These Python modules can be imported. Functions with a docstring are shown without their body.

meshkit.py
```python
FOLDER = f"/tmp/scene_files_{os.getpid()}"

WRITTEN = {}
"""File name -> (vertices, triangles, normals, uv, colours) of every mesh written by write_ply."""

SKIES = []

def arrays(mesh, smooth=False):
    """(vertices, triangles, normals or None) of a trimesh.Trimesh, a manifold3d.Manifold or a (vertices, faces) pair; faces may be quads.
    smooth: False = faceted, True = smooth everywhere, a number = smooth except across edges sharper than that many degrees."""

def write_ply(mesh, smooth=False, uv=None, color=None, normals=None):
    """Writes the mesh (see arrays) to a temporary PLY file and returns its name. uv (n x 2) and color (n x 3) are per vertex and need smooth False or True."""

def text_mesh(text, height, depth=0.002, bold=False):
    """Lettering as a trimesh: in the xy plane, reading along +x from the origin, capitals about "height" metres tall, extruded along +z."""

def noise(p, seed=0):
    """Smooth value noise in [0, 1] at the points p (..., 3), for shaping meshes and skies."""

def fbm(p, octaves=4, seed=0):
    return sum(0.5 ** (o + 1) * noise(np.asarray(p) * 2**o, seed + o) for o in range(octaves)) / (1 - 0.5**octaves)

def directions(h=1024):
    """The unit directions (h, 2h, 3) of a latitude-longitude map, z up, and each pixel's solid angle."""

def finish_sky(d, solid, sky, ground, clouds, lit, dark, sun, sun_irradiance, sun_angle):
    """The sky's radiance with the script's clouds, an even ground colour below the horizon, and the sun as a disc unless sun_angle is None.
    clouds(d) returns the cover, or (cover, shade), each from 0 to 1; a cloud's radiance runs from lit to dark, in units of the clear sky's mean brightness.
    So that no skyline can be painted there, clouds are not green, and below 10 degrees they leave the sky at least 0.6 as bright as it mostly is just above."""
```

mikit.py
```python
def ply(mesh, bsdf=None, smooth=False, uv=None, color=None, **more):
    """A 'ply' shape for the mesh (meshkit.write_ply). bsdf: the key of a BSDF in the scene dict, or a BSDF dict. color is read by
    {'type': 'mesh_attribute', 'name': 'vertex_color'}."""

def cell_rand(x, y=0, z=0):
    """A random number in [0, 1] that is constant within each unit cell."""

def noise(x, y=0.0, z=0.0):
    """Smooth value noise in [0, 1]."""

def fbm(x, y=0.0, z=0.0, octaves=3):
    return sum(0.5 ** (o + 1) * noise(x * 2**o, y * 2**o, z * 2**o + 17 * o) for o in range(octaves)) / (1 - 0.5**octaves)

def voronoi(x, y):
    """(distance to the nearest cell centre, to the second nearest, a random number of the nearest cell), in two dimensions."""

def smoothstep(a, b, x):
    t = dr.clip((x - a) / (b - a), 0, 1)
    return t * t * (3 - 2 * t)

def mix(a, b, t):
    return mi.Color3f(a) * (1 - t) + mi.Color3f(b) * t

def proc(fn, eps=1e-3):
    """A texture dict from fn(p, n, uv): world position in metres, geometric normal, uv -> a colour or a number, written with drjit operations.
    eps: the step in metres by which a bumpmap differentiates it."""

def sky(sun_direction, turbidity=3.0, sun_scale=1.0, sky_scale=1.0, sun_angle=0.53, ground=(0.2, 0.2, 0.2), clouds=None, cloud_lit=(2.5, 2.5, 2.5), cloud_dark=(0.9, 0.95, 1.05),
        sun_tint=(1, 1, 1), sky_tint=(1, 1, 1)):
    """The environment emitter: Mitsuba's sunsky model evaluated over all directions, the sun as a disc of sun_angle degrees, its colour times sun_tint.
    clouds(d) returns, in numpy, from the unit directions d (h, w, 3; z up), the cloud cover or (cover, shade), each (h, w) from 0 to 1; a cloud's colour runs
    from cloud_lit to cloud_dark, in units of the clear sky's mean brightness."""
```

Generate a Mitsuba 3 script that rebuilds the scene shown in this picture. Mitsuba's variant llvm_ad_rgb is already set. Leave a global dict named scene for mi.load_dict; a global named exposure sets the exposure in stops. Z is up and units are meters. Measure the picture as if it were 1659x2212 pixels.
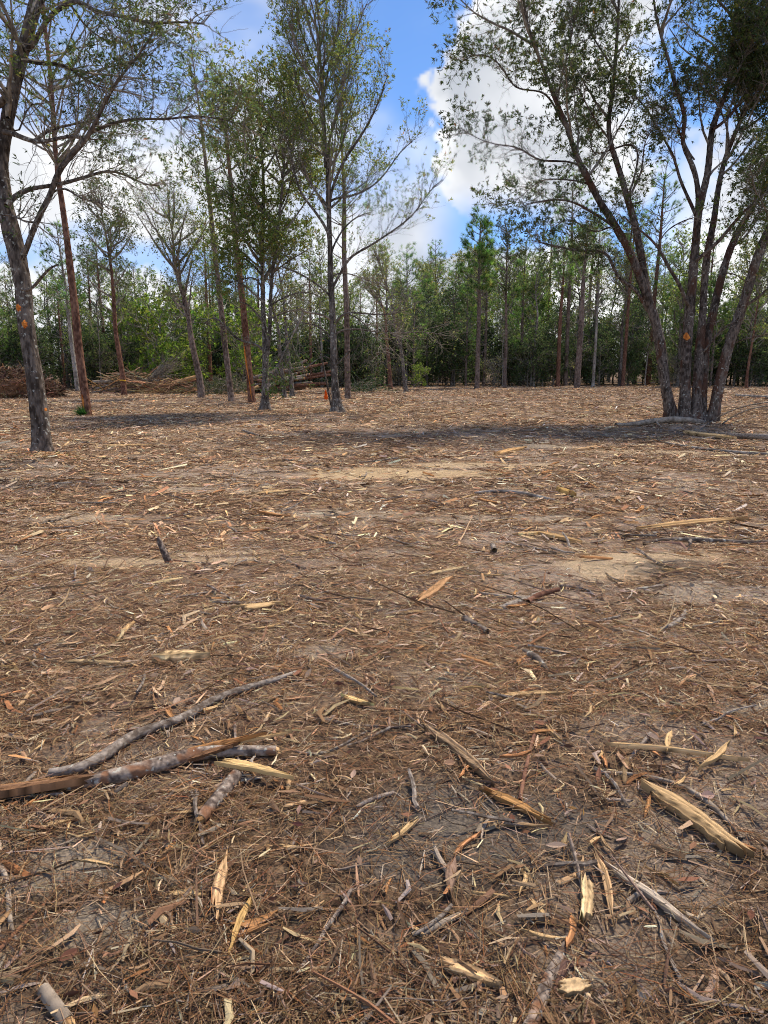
import math
import numpy as np, trimesh, drjit as dr, mitsuba as mi, mikit, meshkit
from scipy.interpolate import RegularGridInterpolator, make_interp_spline
T = mi.ScalarTransform4f
scene, labels = {}, {}

# ------------------------------------------------------------------ camera, sky, exposure
PITCH, HFOV, EYE = math.radians(11.5), 57.0, 1.6
F = 829.5 / math.tan(math.radians(HFOV / 2))          # focal length in units of a 1659 wide frame
scene['camera'] = {'type': 'perspective', 'fov': HFOV, 'fov_axis': 'x', 'near_clip': 0.05, 'far_clip': 2000.0,
                   'to_world': T().look_at(origin=[0, 0, EYE], target=[0, math.cos(PITCH), EYE - math.sin(PITCH)], up=[0, 0, 1])}
exposure = 2.32
SUN = (0.36, 0.36, 0.86)


def sstep(a, b, x):
    t = np.clip((x - a) / (b - a), 0, 1)
    return t * t * (3 - 2 * t)


def clouds(d):
    az = np.degrees(np.arctan2(d[..., 0], d[..., 1]))
    el = np.degrees(np.arcsin(np.clip(d[..., 2], -1, 1)))
    n1 = meshkit.fbm(d * 9.0, 5, 3) - 0.5
    n2 = meshkit.fbm(d * 30.0, 5, 11) - 0.5
    n3 = meshkit.fbm(d * np.array([4.0, 4.0, 9.0]), 5, 21)
    w = n1 * 7 + n2 * 5 + (meshkit.fbm(d * 85.0, 3, 17) - 0.5) * 2.4
    left = np.interp(el, [9, 11, 13, 17, 20, 24, 30, 40], [7.0, 6.0, 3.6, 3.8, 3.4, 6.0, 9, 14])
    big = sstep(-0.15, 0.7, az - left + w * 0.75) * sstep(-0.4, 2.2, el - 10.9 + w * 0.3) * sstep(-1, 3, 20.5 - az + w * 1.2) * sstep(0, 10, 46 - el + w)
    low = sstep(-0.4, 1.0, 7.2 + n1 * 9 + n2 * 3 + 2.2 * np.exp(-((az - 13) / 4.5) ** 2) - el)
    rim = sstep(18, 24, az) * sstep(-1, 2.5, 14 + w * 1.5 - el) * 0.95
    mid = sstep(-12, -4, az) * sstep(7, 2, az) * sstep(19, 10, el + n1 * 12) * 0.95
    haze = sstep(3, -9, az + n1 * 12) * (0.22 + 0.85 * sstep(0.40, 0.60, n3)) * sstep(40, 18, el)
    gen = sstep(0.50, 0.66, n3) * 0.8 * np.clip(sstep(26, 50, np.abs(az)) + sstep(27, 40, el), 0, 1)
    cover = np.clip(np.maximum.reduce([big, low, rim, mid, haze, gen]), 0, 1)
    shade = np.clip(0.55 + n1 * 2.2 + 0.30 * sstep(6.5, 1.5, az - left + n1 * 5) - 0.55 * sstep(2.2, 0.3, az - left + w * 0.4) * sstep(10, 14, el) - 0.45 * sstep(9.5, 7, el) * sstep(2, 8, az)
                    - 0.25 * sstep(18, 12, el) * sstep(8, 14, az), 0, 1)
    f = sstep(3.5, -2.5, az + n1 * 5)
    shade = shade * (1 - f) + np.clip(0.42 + n1 * 1.4, 0, 1) * f
    return cover, shade


scene['sky'] = mikit.sky(SUN, turbidity=2.6, sun_scale=0.72, sky_scale=1.0, sun_angle=6.0, clouds=clouds, cloud_lit=(3.1, 3.1, 3.1), cloud_dark=(1.45, 1.55, 1.72), sky_tint=(0.64, 0.85, 1.12), ground=(0.16, 0.12, 0.09))
labels['sky'] = {'kind': 'structure', 'label': 'blue sky with a tall white cumulus cloud and pale haze', 'category': 'sky'}

# ------------------------------------------------------------------ helpers
SP, CP = math.sin(PITCH), math.cos(PITCH)


def ray(px, py):
    x, v = (px - 829.5) / F, (1106.0 - py) / F
    return np.array([x, CP + SP * v, -SP + CP * v])


def at(px, py, y):
    r = ray(px, py)
    return np.array([0, 0, EYE]) + r * (y / r[1])


def flat(px, py):
    r = ray(px, py)
    return (np.array([0, 0, EYE]) - r * (EYE / r[2]))[:2]


def dist(px, py):
    return flat(px, py)[1]


used = {}


def num(name):
    k = used[name] = used.get(name, -1) + 1
    return name if k == 0 else f'{name}_{k:03d}'


def add(key, mesh, mat, color=None, smooth=False, **kw):
    v, f = mesh
    scene[key] = mikit.ply((np.asarray(v), np.asarray(f)), mat, smooth=smooth, color=color, **kw)
    return key


def tag(key, label, cat=None, group=None, kind=None):
    e = {'label': label}
    if cat: e['category'] = cat
    if group: e['group'] = group
    if kind: e['kind'] = kind
    labels[key] = e


def unit(v):
    return v / np.maximum(np.linalg.norm(v, axis=-1, keepdims=True), 1e-9)


def join(ms):
    ms = [m for m in ms if len(m[1])]
    o = np.cumsum([0] + [len(m[0]) for m in ms])
    return np.vstack([m[0] for m in ms]), np.vstack([m[1] + a for m, a in zip(ms, o)])


def tubes(pts, rad, k=4, cap=False):
    """pts (m,n,3), rad (m,n) -> one mesh of m tubes."""
    m, n = rad.shape
    tg = unit(np.gradient(pts, axis=1))
    mean = unit(pts[:, -1] - pts[:, 0])
    ref = np.where(np.abs(mean[:, 2:]) > 0.85, [[1.0, 0, 0]], [[0, 0, 1.0]])[:, None, :]
    u = unit(np.cross(tg, ref))
    w = np.cross(tg, u)
    a = np.arange(k) * 2 * np.pi / k
    ring = u[:, :, None] * np.cos(a)[:, None] + w[:, :, None] * np.sin(a)[:, None]
    v = (pts[:, :, None] + ring * rad[:, :, None, None]).reshape(-1, 3)
    i = np.arange(n - 1)[:, None] * k + np.arange(k)
    j = np.arange(n - 1)[:, None] * k + (np.arange(k) + 1) % k
    f = np.stack([np.stack([i, j, j + k], -1), np.stack([i, j + k, i + k], -1)], 2).reshape(-1, 3)
    f = (f[None] + (np.arange(m) * n * k)[:, None, None]).reshape(-1, 3)
    if cap:
        t = np.arange(1, k - 1)
        c = np.vstack([np.stack([t * 0, t + 1, t], 1), np.stack([t * 0, t, t + 1], 1) + (n - 1) * k])
        f = np.vstack([f, (c[None] + (np.arange(m) * n * k)[:, None, None]).reshape(-1, 3)])
    return v, f


def smooth_path(p, n, r=None):
    p = np.asarray(p, float)
    s = np.r_[0, np.cumsum(np.linalg.norm(np.diff(p, axis=0), axis=1))]
    s /= s[-1]
    t = np.linspace(0, 1, n)
    q = make_interp_spline(s, p, k=min(3, len(p) - 1))(t) if len(p) > 2 else p[0] + t[:, None] * (p[1] - p[0])
    return q if r is None else (q, np.interp(t, s, r))


def bark_tube(p, r, k, amp, seed, step=0.08, flare=0.0):
    """A trunk with rough bark and an uneven outline."""
    L = np.linalg.norm(np.diff(np.asarray(p), axis=0), axis=1).sum()
    n = max(6, int(L / step))
    q, rr = smooth_path(p, n, r)
    v, f = tubes(q[None], rr[None], k)
    v = v.reshape(n, k, 3)
    a = np.arange(k) / k * 2 * np.pi
    s = np.linspace(0, L, n)
    P = np.stack(np.broadcast_arrays(np.cos(a)[None] * 2.2, np.sin(a)[None] * 2.2, s[:, None] * 1.3), -1)
    big = meshkit.fbm(P, 2, seed) - 0.5
    fine = meshkit.fbm(P * np.array([4, 4, 3.5]), 2, seed + 5) - 0.5
    g = 1 + amp * (1.3 * big + 1.2 * fine) + flare * np.exp(-s / 0.26)[:, None] * (1 + 0.7 * np.sin(a * 4 + seed)[None])
    v = q[:, None] + (v - q[:, None]) * g[..., None]
    return v.reshape(-1, 3), f


def shoots(P, D, L, n, wig, up, rng):
    """Curved shoots from P in directions D (m,3) of lengths L (m): points (m,n,3)."""
    out, p, d = [P], P, unit(D)
    for i in range(n - 1):
        d = unit(d + rng.normal(0, wig, d.shape) + np.array([0, 0, up]))
        p = p + d * (L / (n - 1))[:, None]
        out.append(p)
    return np.stack(out, 1)


def sample_on(pts, m, rng, t0=0.2, t1=1.0, power=1.0):
    """m points on the polylines pts (k,n,3), chosen by length: position, tangent, parameter, which."""
    k, n, _ = pts.shape
    ln = np.linalg.norm(np.diff(pts, axis=1), axis=2).sum(1)
    w = rng.choice(k, m, p=ln / ln.sum())
    t = t0 + (t1 - t0) * rng.random(m) ** power
    x = np.clip(t * (n - 1), 0, n - 1.001)
    i = x.astype(int)
    fr = (x - i)[:, None]
    a, b = pts[w, i], pts[w, i + 1]
    return a * (1 - fr) + b * fr, unit(b - a), t, w


def off_axis(tan, ang, rng, az=None):
    m = len(tan)
    ref = np.where(np.abs(tan[:, 2:]) > 0.9, [[1.0, 0, 0]], [[0, 0, 1.0]])
    u = unit(np.cross(tan, ref))
    v = np.cross(tan, u)
    a = rng.random(m) * 2 * np.pi if az is None else az
    s = np.sin(ang)[:, None]
    return tan * np.cos(ang)[:, None] + s * (u * np.cos(a)[:, None] + v * np.sin(a)[:, None])


def leaves(P, D, size, wid, rng):
    """A folded lozenge leaf at each P pointing along D."""
    m = len(P)
    D = unit(D)
    s = unit(np.cross(D, unit(rng.normal(size=(m, 3)))))
    nrm = np.cross(D, s)
    L, W = size[:, None], (size * wid)[:, None]
    c = P + D * L * 0.45 - nrm * W * 0.25
    v = np.stack([P, c + s * W * 0.5 + nrm * W * 0.3, P + D * L, c - s * W * 0.5 + nrm * W * 0.3], 1).reshape(-1, 3)
    b = (np.arange(m) * 4)[:, None]
    return v, np.hstack([b, b + 1, b + 2, b, b + 2, b + 3]).reshape(-1, 3)


def tufts(P, D, nn, L, w, spread, rng):
    """nn needles at each P round the direction D, as thin triangles."""
    P, D = np.repeat(P, nn, 0), np.repeat(unit(D), nn, 0)
    d = unit(off_axis(D, np.abs(rng.normal(0, spread, len(P))), rng) + [0, 0, -0.06])
    ln = L * rng.uniform(0.65, 1.1, (len(P), 1))
    s = unit(np.cross(d, rng.normal(size=d.shape)))
    v = np.stack([P - s * w / 2, P + s * w / 2, P + d * ln], 1).reshape(-1, 3)
    return v, np.arange(len(v)).reshape(-1, 3)


def tint(base, m, rng, per, jit=0.18, hue=0.10):
    """m colours round the palette base (list of rgb or (rgb, weight)), each repeated per times."""
    base = [b if isinstance(b[0], tuple) else (b, 1) for b in base]
    p = np.array([b[1] for b in base], float)
    c = np.array([b[0] for b in base])[rng.choice(len(base), m, p=p / p.sum())]
    c = c * np.exp(rng.normal(0, jit, (m, 1))) * np.exp(rng.normal(0, hue, (m, 3)))
    return np.repeat(np.clip(c, 0.004, 0.9), per, 0)


# ------------------------------------------------------------------ materials
def rgb(*c): return {'type': 'rgb', 'value': list(c)}


VC = {'type': 'mesh_attribute', 'name': 'vertex_color'}
scene['litter_mat'] = {'type': 'twosided', 'bsdf': {'type': 'diffuse', 'reflectance': VC}}
scene['leaf_mat'] = {'type': 'principledthin', 'base_color': VC, 'roughness': 0.45, 'diff_trans': 1.25, 'spec_trans': 0.0, 'eta': 1.4}


def bark(name, dark, light, fx, fz, lichen=0.0, lich_col=(0.42, 0.43, 0.38), red=None, bump=0.02, lf=26, rf=5):
    def colour(p, n, uv):
        a = mikit.fbm(p.x * fx, p.y * fx, p.z * fz, 3)
        b = mikit.fbm(p.x * 2.2 + 9, p.y * 2.2, p.z * 1.1, 2)
        c = mikit.mix(dark, light, mikit.smoothstep(0.3, 0.72, a * 0.7 + b * 0.3))
        if red is not None:
            c = mikit.mix(c, red, mikit.smoothstep(0.54, 0.66, mikit.fbm(p.x * rf + 3, p.y * rf, p.z * rf * 0.35, 2)) * 0.8)
        if lichen > 0:
            s = mikit.fbm(p.x * lf + 4, p.y * lf, p.z * lf * 0.7, 3)
            c = mikit.mix(c, lich_col, mikit.smoothstep(0.74 - lichen, 0.80 - lichen, s + 0.22 * (b - 0.5)) * 0.8)
        return c

    def rough(p, n, uv):
        return mikit.fbm(p.x * fx, p.y * fx, p.z * fz, 3)
    scene[name] = {'type': 'twosided', 'bsdf': {'type': 'bumpmap', 'arbitrary': mikit.proc(rough, 0.004), 'scale': bump, 'bsdf': {'type': 'diffuse', 'reflectance': mikit.proc(colour)}}}


bark('oak_bark', (0.045, 0.036, 0.030), (0.20, 0.17, 0.145), 26, 7, 0.07)
bark('grey_oak_bark', (0.050, 0.042, 0.036), (0.21, 0.185, 0.165), 20, 6, 0.09)
bark('rough_oak_bark', (0.040, 0.032, 0.028), (0.19, 0.16, 0.14), 24, 9, 0.045, red=(0.10, 0.052, 0.036))
bark('pine_bark', (0.085, 0.042, 0.030), (0.27, 0.150, 0.105), 17, 8, 0.0)
bark('grey_pine_bark', (0.075, 0.055, 0.045), (0.26, 0.20, 0.17), 17, 8, 0.02)
bark('pale_bark', (0.14, 0.12, 0.10), (0.42, 0.39, 0.35), 14, 7, 0.04)
bark('twig_bark', (0.13, 0.115, 0.095), (0.34, 0.31, 0.27), 9, 9)
bark('dead_wood', (0.17, 0.14, 0.11), (0.42, 0.36, 0.29), 14, 9, 0.02)
bark('log_bark', (0.075, 0.058, 0.050), (0.36, 0.30, 0.25), 60, 45, 0.07, red=(0.22, 0.11, 0.06), bump=0.008, lf=60, rf=16)
bark('grey_stick_bark', (0.10, 0.08, 0.065), (0.34, 0.30, 0.26), 60, 60, 0.02, bump=0.005, lf=80)
bark('raw_wood', (0.30, 0.17, 0.075), (0.62, 0.43, 0.23), 30, 30, bump=0.006)
bark('fresh_scar', (0.45, 0.13, 0.03), (0.70, 0.30, 0.08), 12, 6, bump=0.004)

# ------------------------------------------------------------------ the ground
# bare sand patches: x, y, half length, half depth, turn, brightness (1 tan sand .. 0 grey sandy dirt; negative dark soil, with shade at the right painted in)
PATCH = [(*flat(850, 1022), 1.7, 0.62, 0.05, 1.0), (*flat(1030, 1005), 1.5, 0.35, 0.0, 0.8), (*flat(1380, 1232), 0.85, 0.40, 0.25, 0.75), (*flat(1560, 1290), 0.7, 0.22, 0.0, 0.25),
         (*flat(330, 1215), 1.0, 0.16, 0.1, 0.7), (*flat(490, 1195), 0.55, 0.12, 0.1, 0.7), (*flat(170, 1118), 0.7, 0.3, 0.0, 0.35), (*flat(740, 1110), 0.8, 0.3, 0.0, 0.35), (*flat(1180, 965), 1.0, 0.35, 0.0, 0.5),
         (*flat(1390, 975), 1.4, 0.35, 0.0, 0.75), (*flat(150, 1880), 0.2, 0.14, 0.2, 0.2), (*flat(220, 2010), 0.17, 0.09, 0.0, 0.2), (*flat(960, 1790), 0.12, 0.08, 0.0, 0.3), (*flat(700, 1418), 0.2, 0.1, 0.0, 0.3),
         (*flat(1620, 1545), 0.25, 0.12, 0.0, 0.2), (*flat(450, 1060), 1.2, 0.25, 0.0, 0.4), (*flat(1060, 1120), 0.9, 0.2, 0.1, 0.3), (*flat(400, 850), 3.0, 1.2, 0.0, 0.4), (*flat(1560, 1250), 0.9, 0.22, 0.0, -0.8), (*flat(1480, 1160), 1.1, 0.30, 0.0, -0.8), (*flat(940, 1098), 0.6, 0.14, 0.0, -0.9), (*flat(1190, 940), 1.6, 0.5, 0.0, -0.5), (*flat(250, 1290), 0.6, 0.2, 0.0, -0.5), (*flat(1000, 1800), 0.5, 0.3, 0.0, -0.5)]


def height(x, y):
    p = np.stack([x, y, x * 0 + 3.7], -1)
    h = 0.11 * (meshkit.fbm(p * 0.16, 2, 2) - 0.5) + 0.075 * (meshkit.fbm(p * 0.7, 2, 5) - 0.5) + 0.035 * (meshkit.fbm(p * 2.6, 2, 9) - 0.5)
    for cx, cy, sx, sy, hh in ((*flat(1390, 1235), 0.75, 0.45, 0.10), (*flat(95, 1000), 0.55, 0.5, 0.09), (*flat(1500, 925), 1.3, 0.9, 0.10), (*flat(730, 895), 0.8, 0.7, 0.06), (*flat(575, 890), 0.8, 0.7, 0.06), (*flat(1110, 915), 2.0, 1.0, 0.10)):
        h = h + hh * np.exp(-((x - cx) / sx) ** 2 - ((y - cy) / sy) ** 2)
    return h


gx = 2.4 * np.sinh(np.linspace(-5.3, 5.3, 320))
gy = 4.0 + 2.6 * np.sinh(np.linspace(-5.1, 5.2, 320))
GX, GY = np.meshgrid(gx, gy, indexing='ij')
GZ = height(GX, GY)
gi = np.arange(320 * 320).reshape(320, 320)
a_, b_, c_, d_ = gi[:-1, :-1].ravel(), gi[1:, :-1].ravel(), gi[1:, 1:].ravel(), gi[:-1, 1:].ravel()
_H = RegularGridInterpolator((gx, gy), GZ, bounds_error=False, fill_value=0.0)


def H(x, y):
    return _H(np.stack([np.asarray(x, float), np.asarray(y, float)], -1))


def h1(x, y): return float(np.asarray(H(x, y)).ravel()[0])


def gp(px, py, dz=0.0):
    x, y = flat(px, py)
    return np.array([x, y, h1(x, y) + dz])


def sand_np(x, y):
    m = np.zeros_like(x)
    for cx, cy, rx, ry, an, br in PATCH:
        u, v = (x - cx) * math.cos(an) + (y - cy) * math.sin(an), -(x - cx) * math.sin(an) + (y - cy) * math.cos(an)
        r = np.sqrt((u / rx) ** 2 + (v / ry) ** 2) + 0.22 * np.sin(u * 5.3 / rx + v * 3.1 / ry) * np.sin(v * 4.2 / ry + 1.3)
        m = np.maximum(m, sstep(1.25, 0.55, r) * (1 if br > 0 else 0.3))
    return m


def ground_colour(p, n, uv):
    fine = mikit.fbm(p.x * 55, p.y * 55, 0, 3)
    mid = mikit.fbm(p.x * 3.1, p.y * 3.1, 2, 3)
    big = mikit.fbm(p.x * 0.45, p.y * 0.45, 5, 3)
    chip = mikit.noise(p.x * 26 + 7 * mid, p.y * 61, 1)
    duff = mikit.mix((0.066, 0.046, 0.034), (0.20, 0.135, 0.088), mikit.smoothstep(0.25, 0.75, fine))
    duff = mikit.mix(duff, (0.33, 0.235, 0.145), mikit.smoothstep(0.62, 0.9, chip) * 0.55)
    c = mikit.mix(duff, (0.30, 0.245, 0.195), mikit.smoothstep(0.42, 0.64, mid * 0.6 + big * 0.4) * 0.75)
    grit = mikit.mix(0.78, 1.15, mikit.noise(p.x * 170, p.y * 170, 3))
    for cx, cy, rx, ry, an, br in PATCH:
        x, y = p.x - cx, p.y - cy
        u, v = x * math.cos(an) + y * math.sin(an), -x * math.sin(an) + y * math.cos(an)
        r = dr.sqrt(dr.square(u / rx) + dr.square(v / ry)) + 0.22 * dr.sin(u * 5.3 / rx + v * 3.1 / ry) * dr.sin(v * 4.2 / ry + 1.3) + 0.5 * (mid - 0.5)
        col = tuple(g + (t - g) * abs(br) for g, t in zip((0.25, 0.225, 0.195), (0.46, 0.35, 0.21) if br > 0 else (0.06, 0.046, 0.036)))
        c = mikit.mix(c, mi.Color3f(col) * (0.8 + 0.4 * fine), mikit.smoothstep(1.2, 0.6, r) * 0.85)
    return c * grit * (0.66 + 0.60 * mikit.smoothstep(0.9, 5.0, p.y + 1.5 * (big - 0.5)))  # near floor darkened in colour for its shadowed gaps, distance brightened


def ground_bump(p, n, uv):
    return mikit.fbm(p.x * 38, p.y * 38, 0, 3) + 0.6 * mikit.noise(p.x * 120, p.y * 120, 1)


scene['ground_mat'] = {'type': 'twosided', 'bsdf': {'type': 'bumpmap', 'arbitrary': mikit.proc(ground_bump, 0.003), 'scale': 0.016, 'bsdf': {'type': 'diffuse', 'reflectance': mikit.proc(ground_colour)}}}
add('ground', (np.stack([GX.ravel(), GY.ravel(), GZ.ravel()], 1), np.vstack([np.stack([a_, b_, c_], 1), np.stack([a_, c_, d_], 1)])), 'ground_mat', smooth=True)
tag('ground', 'brown clearing floor of sandy soil under shredded wood and needles', 'ground', kind='structure')

# ------------------------------------------------------------------ litter
WOODC = [((0.46, 0.34, 0.21), 4), ((0.37, 0.25, 0.15), 4), ((0.28, 0.17, 0.095), 3), ((0.33, 0.275, 0.22), 4), ((0.17, 0.115, 0.08), 4), ((0.58, 0.46, 0.29), 1.5), ((0.34, 0.17, 0.08), 0.7)]
FARC = [((0.50, 0.355, 0.215), 4), ((0.41, 0.265, 0.15), 4), ((0.33, 0.185, 0.10), 4), ((0.34, 0.28, 0.22), 2), ((0.15, 0.095, 0.065), 4), ((0.60, 0.47, 0.30), 1.5)]
def toned(c, y, per):
    """Puts shade among the near needles into the colour, brighter farther out."""
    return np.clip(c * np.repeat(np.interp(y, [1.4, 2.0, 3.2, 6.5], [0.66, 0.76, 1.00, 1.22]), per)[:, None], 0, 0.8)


STRAWC = [((0.44, 0.33, 0.22), 4), ((0.34, 0.235, 0.15), 4), ((0.24, 0.155, 0.095), 4), ((0.40, 0.34, 0.27), 2), ((0.15, 0.10, 0.068), 3), ((0.56, 0.45, 0.31), 1)]
NEEDC = [((0.20, 0.115, 0.062), 5), ((0.29, 0.18, 0.10), 4), ((0.12, 0.072, 0.045), 5), ((0.36, 0.26, 0.16), 2), ((0.25, 0.11, 0.05), 0.8)]
LEAFC = [((0.21, 0.115, 0.075), 4), ((0.28, 0.19, 0.135), 4), ((0.145, 0.075, 0.05), 2), ((0.33, 0.26, 0.20), 2), ((0.36, 0.20, 0.08), 1)]


def scatter(rng, d0, d1, dens, half=0.66, side=0.8, clump=0.8, sandcut=0.75):
    """Random points in front of the clearing's near edge, dens(y) to the square metre, thinner on bare sand and in noise gaps."""
    ys = np.linspace(d0, d1, 400)
    w = dens(ys) * 2 * (half * ys + side)
    n = rng.poisson(np.trapezoid(w, ys))
    cdf = np.cumsum(w)
    y = np.interp(rng.random(n), cdf / cdf[-1], ys) + rng.normal(0, 0.01, n)
    x = rng.uniform(-1, 1, n) * (half * y + side)
    p = np.stack([x, y, y * 0], 1)
    keep = 1 - clump + clump * sstep(0.30, 0.66, meshkit.fbm(p * [0.9, 1.5, 1], 3, 31)) * 1.2
    keep *= 1 - sandcut * sand_np(x, y)
    k = rng.random(n) < keep
    return x[k], y[k]


def frames(m, rng, pit, rol, yaw=None):
    yaw = rng.random(m) * 2 * np.pi if yaw is None else yaw
    pt, rl = rng.normal(0, pit, m), rng.normal(0, rol, m)
    a = np.stack([np.cos(yaw) * np.cos(pt), np.sin(yaw) * np.cos(pt), np.sin(pt)], 1)
    s = np.stack([-np.sin(yaw), np.cos(yaw), yaw * 0], 1)
    u = np.cross(a, s)
    return a, s * np.cos(rl)[:, None] + u * np.sin(rl)[:, None], u * np.cos(rl)[:, None] - s * np.sin(rl)[:, None]


def chips(C, L, W, Tn, rng, pit=0.10, rol=0.3):
    m = len(C)
    a, s, u = frames(m, rng, pit, rol)
    q = rng.uniform(0.35, 1.0, (m, 4, 1))
    L, W, Tn = L[:, None], W[:, None], Tn[:, None]
    mid = rng.uniform(-0.2, 0.2, (m, 1))
    bow = rng.normal(0, 0.10, (m, 1)) * L
    v = np.stack([C - a * L / 2 + s * W / 2 * q[:, 0], C - a * L / 2 - s * W / 2 * q[:, 1],
                  C + a * L * mid + s * (W / 2 + bow), C + a * L * mid + s * bow + u * Tn, C + a * L * mid - s * (W / 2 - bow),
                  C + a * L / 2 + s * W / 2 * q[:, 2] ** 2, C + a * L / 2 - s * W / 2 * q[:, 3] ** 2], 1).reshape(-1, 3)
    f = np.array([[0, 1, 3], [0, 3, 2], [1, 4, 3], [2, 3, 5], [3, 6, 5], [4, 6, 3]])
    return v, (f[None] + (np.arange(m) * 7)[:, None, None]).reshape(-1, 3)


def needles(C, L, W, rng, pit=0.10):
    m = len(C)
    a, s, u = frames(m, rng, pit, 0.5)
    b = (rng.normal(0, 0.12, m) * L)[:, None]
    L, W = L[:, None], W[:, None]
    v = np.stack([C - a * L / 2 - s * W / 2, C - a * L / 2 + s * W / 2, C + s * (b - W / 2), C + s * (b + W / 2), C + a * L / 2 - s * W / 2, C + a * L / 2 + s * W / 2], 1).reshape(-1, 3)
    f = np.array([[0, 2, 1], [1, 2, 3], [2, 4, 3], [3, 4, 5]])
    return v, (f[None] + (np.arange(m) * 6)[:, None, None]).reshape(-1, 3)


def strips(C, L, W, rng, pit=0.07):
    """Flat straight straws, two triangles each."""
    m = len(C)
    a, s, u = frames(m, rng, pit, 0.5)
    L, W = L[:, None], W[:, None]
    q = rng.uniform(0.3, 1, (m, 2, 1))
    v = np.stack([C - a * L / 2 - s * W / 2, C - a * L / 2 + s * W * (q[:, 0] - 0.5), C + a * L / 2 + s * W * (q[:, 1] - 0.5), C + a * L / 2 - s * W / 2], 1).reshape(-1, 3)
    return v, (np.array([[0, 2, 1], [0, 3, 2]])[None] + (np.arange(m) * 4)[:, None, None]).reshape(-1, 3)


rng = np.random.default_rng(7)
x, y = scatter(rng, 1.0, 9, lambda d: 4800 * np.minimum(1, (3.0 / d) ** 2.2), clump=0.75)
m = len(x)
C = np.stack([x, y, H(x, y) + 0.004 + 0.030 * rng.random(m) ** 1.5], 1)
sc = np.maximum(1, y / 4.5) ** 0.6
add('pine_needles', needles(C, rng.uniform(0.05, 0.20, m) * sc, rng.uniform(0.0015, 0.0026, m) * sc, rng), 'litter_mat', toned(tint(NEEDC, m, rng, 6, 0.30, 0.05), y, 6))
tag('pine_needles', 'brown fallen pine needles matted over the clearing floor', 'pine needles', kind='stuff')

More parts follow.
